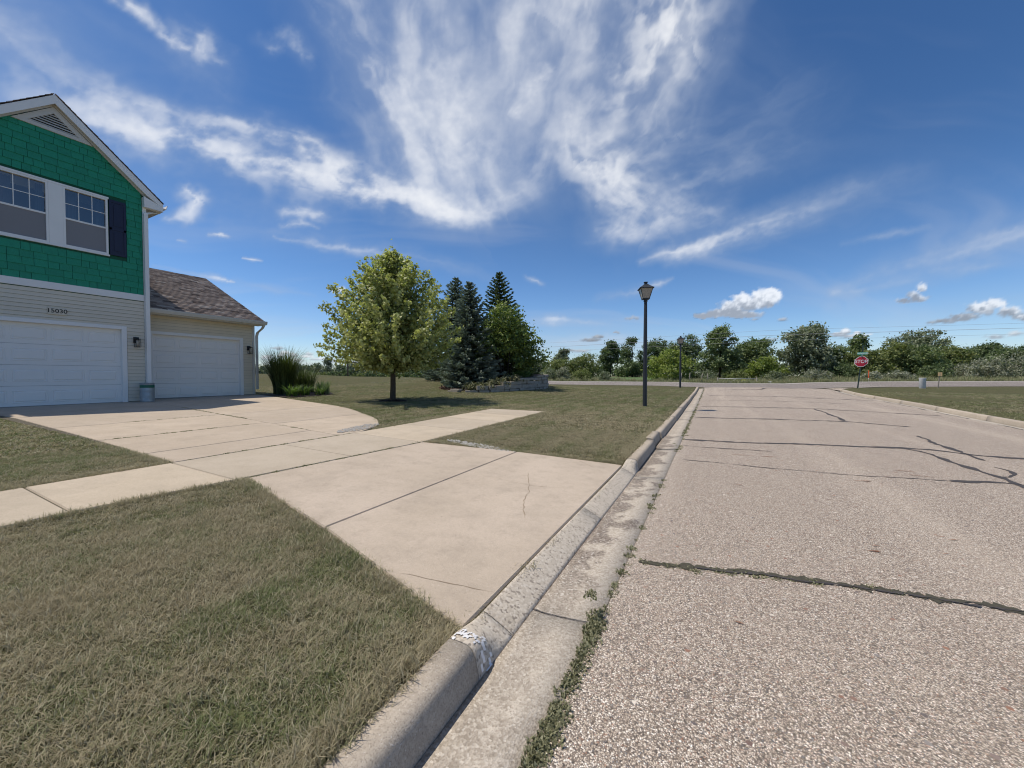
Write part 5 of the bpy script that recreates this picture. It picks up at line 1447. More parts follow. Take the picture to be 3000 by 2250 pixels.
# ---- young maple on the lawn
def maple(x, y):
    q = np.random.default_rng(77); z0 = Z(x, y) - .03
    o = empty('maple_tree', (x, y, z0), 'young yellow green maple standing alone on the lawn in a mulch ring', 'tree')
    b = MB()
    b.tube([(x, y, z0), (x + .01, y, z0 + .10), (x + .02, y + .01, z0 + .5), (x + .03, y, z0 + 1.1), (x + .03, y, z0 + 2.2), (x + .01, y + .02, z0 + 3.4), (x, y + .02, z0 + 4.6)],
           [.135, .098, .088, .082, .062, .035, .010], 10)
    H, zb = 5.05, 1.02
    def env(t):                                  # crown radius against height 0..1
        return 2.16 * float(np.interp(t, [0, .05, .14, .30, .48, .64, .80, .92, 1], [.42, .72, .92, 1.02, .97, .82, .58, .28, .04]))
    C = []; OUT = []; T = []
    tips = 360
    for k in range(tips):
        t = (k + q.random()) / tips; t = t ** .92
        a = k * 2.39996 + q.uniform(-.3, .3); lump = 1 + .06 * math.sin(3 * a + 9 * t + 1) + .08 * math.sin(7 * a - 5 * t) + .05 * math.cos(a - .5)
        rr = env(t) * lump * (1 if k % 3 else q.uniform(.3, .8)) * q.uniform(.85, 1.11)
        tip = np.array([x + rr * math.cos(a), y + rr * math.sin(a), z0 + zb + (H - zb) * t])
        ts = max(.0, t - .10 - .22 * rr / 2.1); st = np.array([x, y, z0 + zb + .15 + (H - zb) * ts * .9])
        mid = st + (tip - st) * .5 + np.array([0, 0, -.05 + .10 * (1 - t)])
        L = np.linalg.norm(tip - st)
        if k % 2 == 0: b.tube([tuple(st), tuple(mid), tuple(tip)], [.020 * (1.15 - t) + .004, .011, .003], 4, cap=False)
        npts = int(14 + 52 * L)
        s_ = 1 - .78 * q.random(npts) ** 1.25
        P = ((1 - s_) ** 2)[:, None] * st + (2 * s_ * (1 - s_))[:, None] * mid + (s_ ** 2)[:, None] * tip
        P = P + q.normal(size=P.shape) * (.045 + .085 * (1 - s_))[:, None]
        dv = (tip - np.array([x, y, z0 + 2.4])); dv = dv / np.linalg.norm(dv)
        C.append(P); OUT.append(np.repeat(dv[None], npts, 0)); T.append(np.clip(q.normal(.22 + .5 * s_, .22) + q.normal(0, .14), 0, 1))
    # leading shoots
    for dx, dy, h0, h1 in ((.02, .03, 4.5, 5.25), (-.32, .1, 4.0, 4.72), (.26, -.12, 4.05, 4.72), (-.65, .3, 3.6, 4.35), (.62, .2, 3.4, 4.2)):
        npts = 34; s_ = q.random(npts); P = np.stack([x + dx * (.7 + .4 * s_), y + dy * (.7 + .4 * s_), z0 + h0 + (h1 - h0) * s_], -1) + q.normal(size=(npts, 3)) * .05
        b.tube([(x + dx * .3, y + dy * .3, z0 + h0 - .4), (x + dx, y + dy, z0 + h1)], [.012, .003], 4, cap=False)
        C.append(P); OUT.append(np.tile([0, 0, 1.], (npts, 1))); T.append(np.clip(q.normal(.7, .2, npts), 0, 1))
    C = np.concatenate(C); OUT = np.concatenate(OUT); T = np.concatenate(T)
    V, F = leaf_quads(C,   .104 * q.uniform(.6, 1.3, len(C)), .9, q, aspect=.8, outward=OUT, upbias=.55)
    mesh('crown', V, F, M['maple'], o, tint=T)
    b.build('trunk', M['bark'], o, smooth=True)
    return o
MX, MY = -9.53, 9.54
maple(MX, MY)
# ring of dark mulch round the maple
V = [(MX, MY, Z(MX, MY) + .05)]; n_ = 28
for k in range(n_):
    a = 2 * math.pi * k / n_; r_ = .46 * (1 + .12 * math.sin(3 * a) + .06 * math.sin(7 * a)); V.append((MX + r_ * math.cos(a), MY + r_ * math.sin(a), Z(MX + r_ * math.cos(a), MY + r_ * math.sin(a)) + .012))
F = [(0, 1 + k, 1 + (k + 1) % n_) for k in range(n_)]
q = np.random.default_rng(4)
for k in range(420):
    a = q.uniform(0, 6.28); r_ = .44 * math.sqrt(q.random()); cx, cy = MX + r_ * math.cos(a), MY + r_ * math.sin(a); z = Z(cx, cy) + .055 - .04 * r_ / .44; l = q.uniform(.02, .05); t = q.uniform(0, 6.28); o_ = len(V)
    u = np.array([math.cos(t), math.sin(t), q.uniform(-.3, .3)]) * l; v = np.array([-math.sin(t), math.cos(t), q.uniform(-.3, .3)]) * l * .35; c = np.array([cx, cy, z])
    V += [tuple(c - u - v), tuple(c + u - v), tuple(c + u + v), tuple(c - u + v)]; F.append((o_, o_ + 1, o_ + 2, o_ + 3))
tag(mesh('mulch', V, F, M['mulch']), 'dark bark mulch ring at the foot of the maple', None, None, 'stuff')

# ---- spruces
def spruce(label, x, y, h, w, mat, seed, z0=None, skirt=.12, sparse=1., low=.03):
    q = np.random.default_rng(300 + seed); z0 = Z(x, y) - .05 if z0 is None else z0
    o = empty('spruce_tree', (x, y, z0), label, 'tree', 'spruces on the mound')
    b = MB(); b.tube([(x, y, z0), (x, y, z0 + h * .4), (x, y, z0 + h * .98)], [h * .02, h * .013, .008], 8)
    C = []; U = []; S_ = []; T = []
    whorls = int(h / .20)
    for k in range(whorls):
        t = low + (1 - low) * (k + .5) / whorls; zz_ = z0 + h * t
        R0 = w * .5 * ((1 - t) ** .74) * (1 - .35 * max(0, skirt - t) / skirt) + .05
        nb = int((7 + 9 * (1 - t)) * sparse)
        for j in range(nb):
            a = 6.283 * (j + q.random() * .7) / nb + k * .9; L = R0 * q.uniform(.72, 1.12)
            droop = -.12 - .28 * (1 - t); d = np.array([math.cos(a), math.sin(a), 0.]); side = np.array([-d[1], d[0], 0])
            m_ = max(3, int(L / .085)); s_ = (np.arange(m_) + .6) / m_
            P = np.array([x, y, zz_]) + d * (L * s_)[:, None]; P[:, 2] += L * (droop * s_ + .34 * s_ ** 2.4) + max(0., t - .55) * 1.3 * L * s_
            for u, pw in ((0., 1.), (.5, .8), (-.5, .8)):
                wd = .34 * L * (1 - s_ * .75) + .03
                PP = P + side * (u * wd)[:, None] - d * (abs(u) * wd * .5)[:, None] + q.normal(size=P.shape) * .022
                PP[:, 2] -= abs(u) * .05 * L
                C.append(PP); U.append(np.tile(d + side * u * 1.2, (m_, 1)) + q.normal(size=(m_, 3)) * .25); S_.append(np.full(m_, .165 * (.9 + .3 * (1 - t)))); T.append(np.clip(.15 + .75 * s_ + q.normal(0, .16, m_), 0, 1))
            if j % 2 == 0: b.tube([(x, y, zz_), tuple(P[m_ // 2]), tuple(P[-1])], [.016, .010, .004], 4, cap=False)
    # top leader
    m_ = 26; s_ = np.linspace(0, 1, m_); PP = np.stack([np.full(m_, x), np.full(m_, y), z0 + h * (.93 + .075 * s_)], -1) + q.normal(size=(m_, 3)) * .03
    C.append(PP); U.append(np.tile([0, 0, 1.], (m_, 1)) + q.normal(size=(m_, 3)) * .5); S_.append(np.full(m_, .12)); T.append(np.full(m_, .6))
    C = np.concatenate(C); U = np.concatenate(U); S_ = np.concatenate(S_) * q.uniform(.7, 1.3, len(C)); T = np.concatenate(T)
    # every spray: two crossed narrow quads
    U /= np.linalg.norm(U, axis=1)[:, None]; n1 = np.cross(U, q.normal(size=U.shape)); n1 /= np.linalg.norm(n1, axis=1)[:, None]; n2 = np.cross(U, n1)
    Vs = []
    for nn in (n1, n2):
        a = C - U * S_[:, None] * .55; c = C + U * S_[:, None] * .65; hw = nn * S_[:, None] * .24
        Vs.append(np.stack([a, C + hw, c, C - hw], 1))
    V = np.concatenate(Vs).reshape(-1, 3); F = np.arange(len(V)).reshape(-1, 4)
    k = V[:, 2].reshape(-1, 4).min(1) > z0 + .02
    V = V.reshape(-1, 4, 3)[k].reshape(-1, 3); T2 = np.concatenate([T, T])[k]; F = np.arange(len(V)).reshape(-1, 4)
    mesh('crown', V, F, M[mat], o, tint=T2)
    b.build('trunk', M['bark2'], o)
    return o
spruce('blue grey spruce with low skirt in front on the mound', -10.95, 16.3, 5.35, 3.9, 'spruce_blue', 1)
spruce('tall blue grey spruce rising behind the maple', -14.5, 20.0, 6.5, 4.9, 'spruce_blue', 2)
spruce('tall dark green spruce behind the leafy multi stem tree', -11.3, 20.0, 6.55, 4.7, 'spruce_green', 3, sparse=.85)
spruce('slim dark spruce between the two blue ones', -13.0, 19.4, 5.5, 2.6, 'spruce_green', 4, sparse=.8)

# ---- multi-stemmed tree above the stone wall
def multistem(x, y):
    q = np.random.default_rng(55); z0 = Z(x, y) + .05
    o = empty('multi_stem_tree', (x, y, z0), 'dense dark green multi stem tree above the stone wall', 'tree')
    b = MB()
    for k in range(6):
        a = k * 1.05 + .3; lean = q.uniform(.5, 1.1)
        b.tube([(x + .12 * math.cos(a), y + .12 * math.sin(a), z0 - .1), (x + (.12 + .3 * lean) * math.cos(a), y + (.12 + .3 * lean) * math.sin(a), z0 + 1.0), (x + (.1 + 1.0 * lean) * math.cos(a), y + (.1 + 1.0 * lean) * math.sin(a), z0 + 2.6)], [.065, .045, .015], 6)
    blobs = []
    for (rx, uz, sx, sz) in ((0, 3.45, .95, .72), (-.75, 2.9, .85, .7), (.8, 2.75, .85, .62), (-1.25, 2.2, .72, .55), (1.45, 1.95, .72, .55), (.35, 2.2, 1.0, .7), (-.5, 2.0, .9, .6), (1.95, 1.45, .42, .42), (-1.5, 1.6, .55, .42), (.9, 1.5, .8, .42), (-.25, 3.95, .45, .4), (1.0, 1.15, .9, .34)):
        for dep in (-.55, .55):
            # rx to the right as seen from the street corner, dep away from it
            blobs.append((x + rx * .886 - dep * .46, y + rx * .463 + dep * .886, z0 + uz + q.uniform(-.1, .1), sx * .8, sx * .8, sz))
    V, F, T, cc = blob_crown(blobs, 420, 26, .15, q, spread=.16, shell=.45)
    mesh('crown', V, F, M['pear'], o, tint=T)
    b.build('trunk', M['bark2'], o, smooth=True)
multistem(-9.6, 17.6)

# ---- dry stone retaining wall
wallp = [(-9.95, 14.30), (-9.5, 14.55), (-9.0, 15.05), (-8.68, 15.95), (-8.42, 16.9), (-8.15, 17.9), (-7.98, 18.75), (-8.1, 19.5), (-8.45, 20.3)]
wall = empty('stone_wall', (-8.6, 16.5, Z(-8.6, 16.5)), 'low curved dry stone retaining wall of grey limestone blocks', 'wall')
seg = []
for a, b in zip(wallp[:-1], wallp[1:]): seg.append(math.hypot(b[0] - a[0], b[1] - a[1]))
cum = np.concatenate([[0], np.cumsum(seg)]); LW = cum[-1]
def wpt(s_):
    s_ = min(max(s_, 0), LW); k = min(np.searchsorted(cum, s_, 'right') - 1, len(seg) - 1); t = (s_ - cum[k]) / seg[k]; a, b = wallp[k], wallp[k + 1]
    return np.array([a[0] + (b[0] - a[0]) * t, a[1] + (b[1] - a[1]) * t]), np.array([b[0] - a[0], b[1] - a[1]]) / seg[k]
q = np.random.default_rng(8)
courses = [.13, .20, .17, .15, .10]
def hblock(p, d, lw, dp, z0, h):
    n_ = np.array([d[1], -d[0]])          # outward, to the street side
    V = []
    for zz_, ins in ((z0, 0.), (z0 + h, 0.)):
        for su, sv in ((-1, -1), (1, -1), (1, 1), (-1, 1)):
            j = q.normal(0, .008, 3); c = p + d * su * lw / 2 + n_ * (sv * dp / 2); V.append((c[0] + j[0], c[1] + j[1], zz_ + j[2] * .8))
    return V
zacc = 0
for ci, ch_ in enumerate(courses):
    s_ = [0, .5, 1.9, 2.9, 4.2][ci] + q.uniform(0, .2)
    while s_ < LW - .05:
        lw = q.uniform(.26, .62); lw = min(lw, LW - s_)
        p, d = wpt(s_ + lw / 2); g_ = Z(p[0], p[1]) - .03
        out = .02 * q.normal(); n_ = np.array([d[1], -d[0]])
        V = hblock(p + n_ * out, d, lw - .018, .26, g_ + zacc + .006 * q.normal(), ch_ - .012)
        st = mesh('stone', V, [(0, 3, 2, 1), (4, 5, 6, 7), (0, 1, 5, 4), (1, 2, 6, 5), (2, 3, 7, 6), (3, 0, 4, 7)], M['stone'], wall)
        bv = st.modifiers.new('bevel', 'BEVEL'); bv.width = .018; bv.segments = 2
        s_ += lw
    zacc += ch_
p = (-10.35, 14.15); zf = Z(*p)
for k, (dx, dy, ww, dz_) in enumerate(((0, 0, .55, 0), (.1, .02, .48, .075))):
    st = MB().box(p[0] + dx - ww / 2, p[0] + dx + ww / 2, p[1] + dy - .15, p[1] + dy + .15, zf + dz_ - .02, zf + dz_ + .055).build('flat_stone', M['stone'], wall, bevel=.015)
# soil fill behind the wall
V = []; n_ = 30
for k in range(n_):
    p, d = wpt(LW * k / (n_ - 1)); hh = float(np.interp(k / (n_ - 1), [0, .3, .6, 1], [.10, .32, .55, .70])); inn = np.array([-d[1], d[0]])
    for off, hz in ((.08, 0.), (.5, .04), (1.4, -.02), (2.6, -.30)):
        c = p + inn * off; V.append((c[0], c[1], Z(p[0], p[1]) * (1 if off < .6 else .5) + Z(c[0], c[1]) * (0 if off < .6 else .5) + hh * (1 if off < .6 else .8 if off < 2 else .2) + hz))
F = [(k * 4 + j, k * 4 + j + 1, (k + 1) * 4 + j + 1, (k + 1) * 4 + j) for k in range(n_ - 1) for j in range(3)]
tag(mesh('planting_bed', V, F, M['mulch'], smooth=True), None, None, None, 'structure')

def spreading_shrub(label, x, y, rx, ry, h, z0, mat, seed, name='spreading_shrub', n_=70, leaf=.085, group='low shrubs on the stone wall', rot=0.):
    q = np.random.default_rng(700 + seed)
    o = empty(name, (x, y, z0), label, 'shrub', group)
    blobs = []
    for k in range(9):
        a = q.uniform(0, 6.28); r_ = math.sqrt(q.random()) * .75; u, v = rx * r_ * math.cos(a), ry * r_ * math.sin(a)
        blobs.append((x + u * math.cos(rot) - v * math.sin(rot), y + u * math.sin(rot) + v * math.cos(rot), z0 + h * q.uniform(.35, .7) * (1 - r_ * .5), rx * .34, ry * .34, h * .34))
    V, F, T, cc = blob_crown(blobs, n_, 26, leaf, q, spread=.07, shell=.5)
    mesh('foliage', V, F, M[mat], o, tint=T)
    b = MB()
    for c in blobs[:5]: b.tube([(x, y, z0 - .05), ((x + c[0]) / 2, (y + c[1]) / 2, z0 + h * .3), c[:3]], [.02, .014, .005], 4, cap=False)
    b.build('stem', M['bark2'], o)
    return o
def zw(x, y, add): return Z(x, y) + add
spreading_shrub('left low spreading juniper spilling over the end of the wall', -9.55, 14.85, .75, .45, .42, zw(-9.55, 14.85, .08), 'juniper', 1, rot=.7)
spreading_shrub('middle spreading juniper draped over the stone wall', -9.05, 15.75, .85, .5, .50, zw(-9.0, 15.7, .20), 'juniper', 2, rot=1.2)
spreading_shrub('right spreading juniper trailing from the wall top', -8.72, 16.85, .70, .42, .40, zw(-8.7, 16.8, .38), 'juniper', 3, rot=1.3)
spreading_shrub('fresh green ground cover clump under the multi stem tree', -8.75, 17.9, .6, .4, .28, zw(-8.7, 17.9, .62), 'lily', 4, rot=1.3, leaf=.07)
# strip of reddish mulch before the spruces
V = []; F = []
pts = [(-11.9, 15.05), (-11.55, 14.75), (-11.2, 14.55), (-10.85, 14.5), (-10.55, 14.6)]
for k, (x, y) in enumerate(pts):
    for off in (0, .22, .55): V.append((x - .35 * off, y + off, Z(x - .35 * off, y + off) + .02))
F = [(k * 3 + j, k * 3 + j + 1, k * 3 + j + 4, k * 3 + j + 3) for k in range(len(pts) - 1) for j in range(2)]
for k in range(500):
    t = q.random() * (len(pts) - 1); i0 = int(t); f = t - i0; a, b = pts[i0], pts[i0 + 1]; off = q.random() * .5
    c = np.array([a[0] + (b[0] - a[0]) * f - .35 * off, a[1] + (b[1] - a[1]) * f + off, 0]); c[2] = Z(c[0], c[1]) + .03
    u = q.normal(size=3) * .035; v = q.normal(size=3) * .02; o_ = len(V); V += [tuple(c - u - v), tuple(c + u - v), tuple(c + u + v), tuple(c - u + v)]; F.append((o_, o_ + 1, o_ + 2, o_ + 3))
tag(mesh('mulch', V, F, M['redmulch']), 'reddish mulch strip below the front spruce', None, None, 'stuff')

# ---- planting bed at the garage corner
bedv = BEDP; V = [(x, y, Z(x, y) + .02) for x, y in bedv]
tag(mesh('planting_bed', V, [tuple(range(len(V)))], M['mulch']), None, None, None, 'structure')
def blades_plant(name, label, cat, x, y, z0, n_, h0, h1, spread, wid, lean, mat, seed, segs=6, group=None, droop=1.):
    q = np.random.default_rng(500 + seed); o = empty(name, (x, y, z0), label, cat, group)
    V = []; F = []; T = []
    for k in range(n_):
        a = q.uniform(0, 6.283); r_ = spread * math.sqrt(q.random()); bx, by = x + r_ * math.cos(a), y + r_ * math.sin(a)
        az = a + q.normal(0, .7); h = q.uniform(h0, h1); ln = lean * h * q.uniform(.2, 1.1); w = wid * q.uniform(.7, 1.3); tint = q.random(); dr = q.uniform(.1, .5) * droop
        d = np.array([math.cos(az), math.sin(az)]); p = np.array([-d[1], d[0]]); o_ = len(V)
        for s_ in range(segs + 1):
            t = s_ / segs; ww = w * (1 - t ** 1.6) * .5 + .0008; c = np.array([bx, by]) + d * ln * t ** 1.9; zz_ = z0 + h * (t - dr * t ** 3)
            V += [(c[0] - p[0] * ww, c[1] - p[1] * ww, zz_), (c[0] + p[0] * ww, c[1] + p[1] * ww, zz_ + .2 * ww)]
        for s_ in range(segs): i0 = o_ + 2 * s_; F.append((i0, i0 + 1, i0 + 3, i0 + 2)); T.append(float(np.clip(tint * .6 + .4 * s_ / segs, 0, 1)))
    mesh('blades', V, np.array(F), M[mat], o, tint=T)
    q2 = random.Random(seed); b = MB()
    b.lathe([(spread * .9, -.02), (spread * .8, .05), (spread * .4, .09), (0, .10)], (x, y, z0), 10).build('crown_base', M['mulch'], o, smooth=True)
    return o
blades_plant('ornamental_grass', 'tall dark green ornamental grass clump beside the garage corner', 'grass', -15.2, 9.30, Z(-15.2, 9.30), 1500, 1.15, 2.2, .32, .018, .46, 'ornamental', 1, 7, droop=.55)
blades_plant('ornamental_grass', 'shorter arching ornamental grass behind the tall clump', 'grass', -15.7, 10.5, Z(-15.7, 10.5), 520, .9, 1.7, .4, .016, .7, 'ornamental', 2, 7)
blades_plant('daylily', 'arching bright green daylily at the driveway edge of the bed', 'plant', -13.75, 8.75, Z(-13.75, 8.75), 110, .35, .62, .18, .028, .9, 'lily', 3, group='perennials in the corner bed')
blades_plant('daylily', 'dark leafy daylily between the tall grass and the irises', 'plant', -13.95, 9.35, Z(-13.95, 9.35), 130, .35, .6, .2, .028, 1.0, 'lily', 4, group='perennials in the corner bed')
blades_plant('iris', 'pale sword leaved iris clump at the far end of the bed', 'plant', -14.05, 10.25, Z(-14.05, 10.25), 80, .4, .66, .22, .045, .35, 'iris', 5, group='perennials in the corner bed', droop=.4)
blades_plant('iris', 'second pale iris clump behind the bed edge', 'plant', -14.6, 10.55, Z(-14.6, 10.55), 60, .4, .62, .2, .045, .4, 'iris', 6, group='perennials in the corner bed', droop=.4)
blades_plant('daylily', 'low drooping daylily beside the iris clump', 'plant', -13.75, 9.85, Z(-13.75, 9.85), 90, .3, .5, .16, .026, 1.0, 'lily', 7, group='perennials in the corner bed')

# ---- trees beyond the cross road: kind, label, x, y, w, h, material, form
BT = [
 ('olive_tree', 'rounded olive green tree left of the field gap', -18.9, 62, 6.2, 4.2, 'leafB', 'dome'),
 ('leaning_tree', 'taller wispy tree showing above the rounded olive tree', -27.4, 75, 5.0, 6.0, 'leafG', 'ragged'),
 ('hedge_tree', 'bushy tree seen just right of the stone wall', -22.5, 60, 6.5, 3.4, 'leafB', 'dome'),
 ('hedgerow_tree', 'ragged topped tree at the left end of the tall row', -16.4, 70, 5.2, 6.8, 'leafC', 'ragged'),
 ('hedgerow_tree', 'dark tree just left of the near lamp post', -11.8, 66, 5.0, 6.7, 'leafC', 'ragged'),
 ('hedgerow_tree', 'dark rounded tree behind the near lamp post', -8.6, 68, 5.8, 7.1, 'leafC', 'round'),
 ('bushy_tree', 'bright yellow green bushy tree between the two lamp posts', -4.6, 50, 5.8, 3.9, 'leafY', 'dome'),
 ('hedgerow_tree', 'dark tree standing behind the far lamp post', -4.4, 72, 6.4, 7.7, 'leafC', 'round'),
 ('poplar_tree', 'tall poplar right of the far lamp post', .9, 56, 5.6, 7.4, 'leafA', 'tall'),
 ('poplar_tree', 'shorter tree on the right shoulder of the tall poplar', 4.7, 60, 6.0, 6.0, 'leafA', 'round'),
 ('bushy_tree', 'light green bush at the foot of the poplars', 5.3, 52, 3.6, 2.8, 'leafY', 'dome'),
 ('willow_tree', 'big spreading willow left of the stop sign', 9.6, 55, 6.9, 6.6, 'leafG', 'tall'),
 ('willow_tree', 'lower right side tree leaning from the willow', 12.6, 58, 4.0, 4.4, 'leafA', 'round'),
 ('slim_tree', 'narrow upright tree behind the stop sign', 16.6, 64, 2.7, 6.0, 'leafA', 'tall'),
 ('thicket_tree', 'thicket tree directly behind the stop sign', 15.2, 57, 4.4, 3.6, 'leafB', 'dome'),
 ('thicket_tree', 'thicket tree just right of the stop sign', 18.3, 59, 4.6, 4.3, 'leafB', 'dome'),
 ('thicket_tree', 'thicket tree above the small tan sign', 20.6, 59, 4.6, 3.9, 'leafA', 'dome'),
 ('thicket_tree', 'thicket tree right of the small tan sign', 23.6, 61, 4.8, 3.8, 'leafB', 'dome'),
 ('dome_tree', 'large grey green domed tree rising behind the thicket', 26.0, 76, 8.8, 7.2, 'leafG', 'dome'),
 ('dark_tree', 'dark tree at the right end of the thicket', 26.6, 67, 4.2, 4.3, 'leafC', 'round'),
 ('distant_tree', 'left one of the trees at the far right edge', 35.0, 81, 5.0, 5.4, 'leafC', 'round'),
 ('distant_tree', 'rightmost tree behind the silvery shrubs', 35.4, 76, 5.6, 4.8, 'leafC', 'round'),
]
for k, (nm, lb_, x, y, w, h, mt, fm) in enumerate(BT):
    broadleaf(nm, lb_, x, y, w * 1.06, h, mt, seed=k, group='trees beyond the cross road', leaf=.27 if h > 5 else .23, nclump=int(110 + 13 * w * h ** .6), per=30, form=fm, trunk=.10 if fm != 'dome' else .04)
BS = [
 ('silvery_shrub', 'silvery shrub hiding the foot of the willow', 9.5, 49, 2.6, 1.3, 'leafS'),
 ('silvery_shrub', 'left small silvery shrub at the right edge thicket', 23.2, 57, 3.0, 1.8, 'leafS'),
 ('silvery_shrub', 'middle silvery flowering shrub at the right edge', 25.2, 57.5, 3.4, 2.5, 'leafS'),
 ('silvery_shrub', 'largest pale flowering shrub at the right edge', 27.4, 57.5, 4.6, 3.0, 'leafS'),
 ('verge_shrub', 'grey green shrub nearest the stone wall across the road', -18.9, 46.6, 2.5, 1.8, 'leafG'),
 ('verge_shrub', 'pale shrub second from the stone wall across the road', -17.0, 46.6, 2.2, 1.9, 'leafS'),
 ('verge_shrub', 'round green shrub left of the field gap', -14.4, 46.2, 2.7, 1.75, 'leafB'),
 ('verge_shrub', 'small thin shrub in front of the field gap', -11.6, 46.4, 1.7, 1.4, 'leafG'),
 ('verge_shrub', 'low grey shrub left of the orange marker post', 14.2, 50.6, 2.2, .9, 'leafS'),
 ('verge_shrub', 'low grey shrub right of the orange marker post', 16.3, 51.4, 2.4, 1.0, 'leafS'),
 ('verge_shrub', 'small green shrub behind the barrier gate', 2.4, 50.5, 2.8, 1.3, 'leafB'),
 ('verge_shrub', 'small pale shrub at the right of the barrier gate', 5.9, 50.2, 2.2, 1.2, 'leafG'),
 ('verge_shrub', 'leafy shrub beside the far lamp post foot', -1.0, 50.0, 3.0, 1.4, 'leafG'),
 ('verge_shrub', 'dark shrub between stop sign and willow', 12.2, 53.0, 3.0, 2.0, 'leafC'),
 ('verge_shrub', 'dark shrub below the domed tree', 20.5, 55.5, 3.2, 1.7, 'leafC'),
 ('verge_shrub', 'dark shrub under the tall poplar', .8, 58.5, 5.0, 2.3, 'leafC'),
 ('verge_shrub', 'dark shrub between the poplars and the willow', 6.6, 58.5, 4.6, 2.5, 'leafC'),
 ('verge_shrub', 'dark shrub under the willow crown', 10.4, 59.5, 5.0, 2.3, 'leafC'),
 ('verge_shrub', 'dark shrub filling behind the narrow upright tree', 17.5, 67, 6.0, 3.2, 'leafC'),
 ('verge_shrub', 'dark shrub under the tree row left of the lamp', -11.5, 69, 6.0, 2.6, 'leafC'),
]
for k, (nm, lb_, x, y, w, h, mt) in enumerate(BS):
    broadleaf(nm, lb_, x, y, w, h, mt, seed=60 + k, group='shrubs along the far verge', cat='shrub', leaf=.15, nclump=int(60 + 14 * w), per=26, form='dome', trunk=.0)
# ---- far tree line on the left horizon
FT = [(602, 786, 26), (628, 783, 30), (655, 786, 28), (682, 784, 26), (708, 769, 20), (735, 785, 30), (760, 782, 26), (788, 786, 28), (815, 787, 26), (842, 784, 30), (870, 786, 28), (898, 787, 28), (925, 785, 28), (955, 782, 30), (1140, 772, 40), (1165, 778, 36), (575, 786, 26), (548, 787, 26)]
ORD = ['first', 'second', 'third', 'fourth', 'fifth', 'sixth', 'seventh', 'eighth', 'ninth', 'tenth', 'eleventh', 'twelfth', 'thirteenth', 'fourteenth', 'fifteenth', 'sixteenth']
FTO = sorted([k for k in range(len(FT)) if FT[k][0] < 1100], key=lambda k: FT[k][0])
def px_ground(px, depth):
    u = (px - 1106) / 826; c, s_ = math.cos(yawc), math.sin(yawc)
    return depth * (u * c - s_), depth * (u * s_ + c)
for k, (px, vt, wp) in enumerate(FT):
    dep = 150 + 14 * math.sin(k * 2.1) if px < 1100 else 95
    x, y = px_ground(px, dep); z0 = Z(x, y) - .4; h = 1.2 + (811 - vt) / 826 * dep - z0; w = wp * 1.35 / 826 * dep
    lab = 'tall crowned tree standing above the far left tree line' if k == 4 else ('%s distant tree from the left in the far tree line' % ORD[FTO.index(k)] if px < 1100 else ('distant tree just right of the multi stem tree', 'distant tree second right of the multi stem tree')[k - 14])
    broadleaf('far_tree', lab, x, y, w, h, 'far', seed=200 + k, group='far tree line on the left', leaf=.62, nclump=70, per=24, spread=.55, form='tall' if k == 4 else 'dome', trunk=.03, base_z=z0)
for k, px in enumerate(range(610, 960, 27)):
    dep = 78 + 5 * math.sin(k * 1.7); x, y = px_ground(px, dep); z0 = Z(x, y) - .2; h = 1.2 + (811 - (801 + 3 * math.sin(k * 2.3))) / 826 * dep - z0
    broadleaf('hedge_bush', '%s low bush from the left in the hedge beyond the left lawn' % ORD[k], x, y, 32 / 826 * dep * 1.2, h, 'leafC' if k % 3 else 'leafB', seed=300 + k, group='hedge beyond the left lawn crest', cat='bush', leaf=.3, nclump=40, per=22, form='dome', trunk=.0, base_z=z0)
# far wood closing the horizon
V = []; F = []; T = []
q = np.random.default_rng(6)
pts = []
for px in np.arange(-500, 2900, 3.0):
    dep = 330 + 40 * math.sin(px * .013); x, y = px_ground(px, dep) if abs(px - 1106) < 3000 else (0, 0)
    h = 7.5 + 2.5 * math.sin(px * .031) + 1.6 * math.sin(px * .11 + 1) + q.normal(0, .8)
    for j in range(16): pts.append((x + q.normal(0, 3), y + q.normal(0, 3), .4 + h * q.random() ** .8))
C = np.array(pts); V, F = leaf_quads(C, 2.6 * q.uniform(.6, 1.4, len(C)), .5, q)
tag(mesh('far_wood', V, F, M['far'], tint=q.random(len(C))), 'distant woodland closing the horizon', None, None, 'stuff')
# green crop field seen through the gap in the hedgerow
V = []
for x0, y0 in ((-17, 51.5), (-4, 51.5), (-4, 63), (-17, 63)): V.append((x0, y0, 0))
gxs = np.linspace(-19, -5.5, 12); gys = np.linspace(49.5, 66, 10)
V = [(x, y, Z(x, y) + .05 + .012 * (y - 49.5)) for y in gys for x in gxs]
F = [(r_ * 12 + k, r_ * 12 + k + 1, (r_ + 1) * 12 + k + 1, (r_ + 1) * 12 + k) for r_ in range(9) for k in range(11)]
M['crop'] = pbr('crop_green', (.085, .145, .04), .9, .3, 3.)
tag(mesh('field', V, F, M['crop'], smooth=True), None, None, None, 'structure')

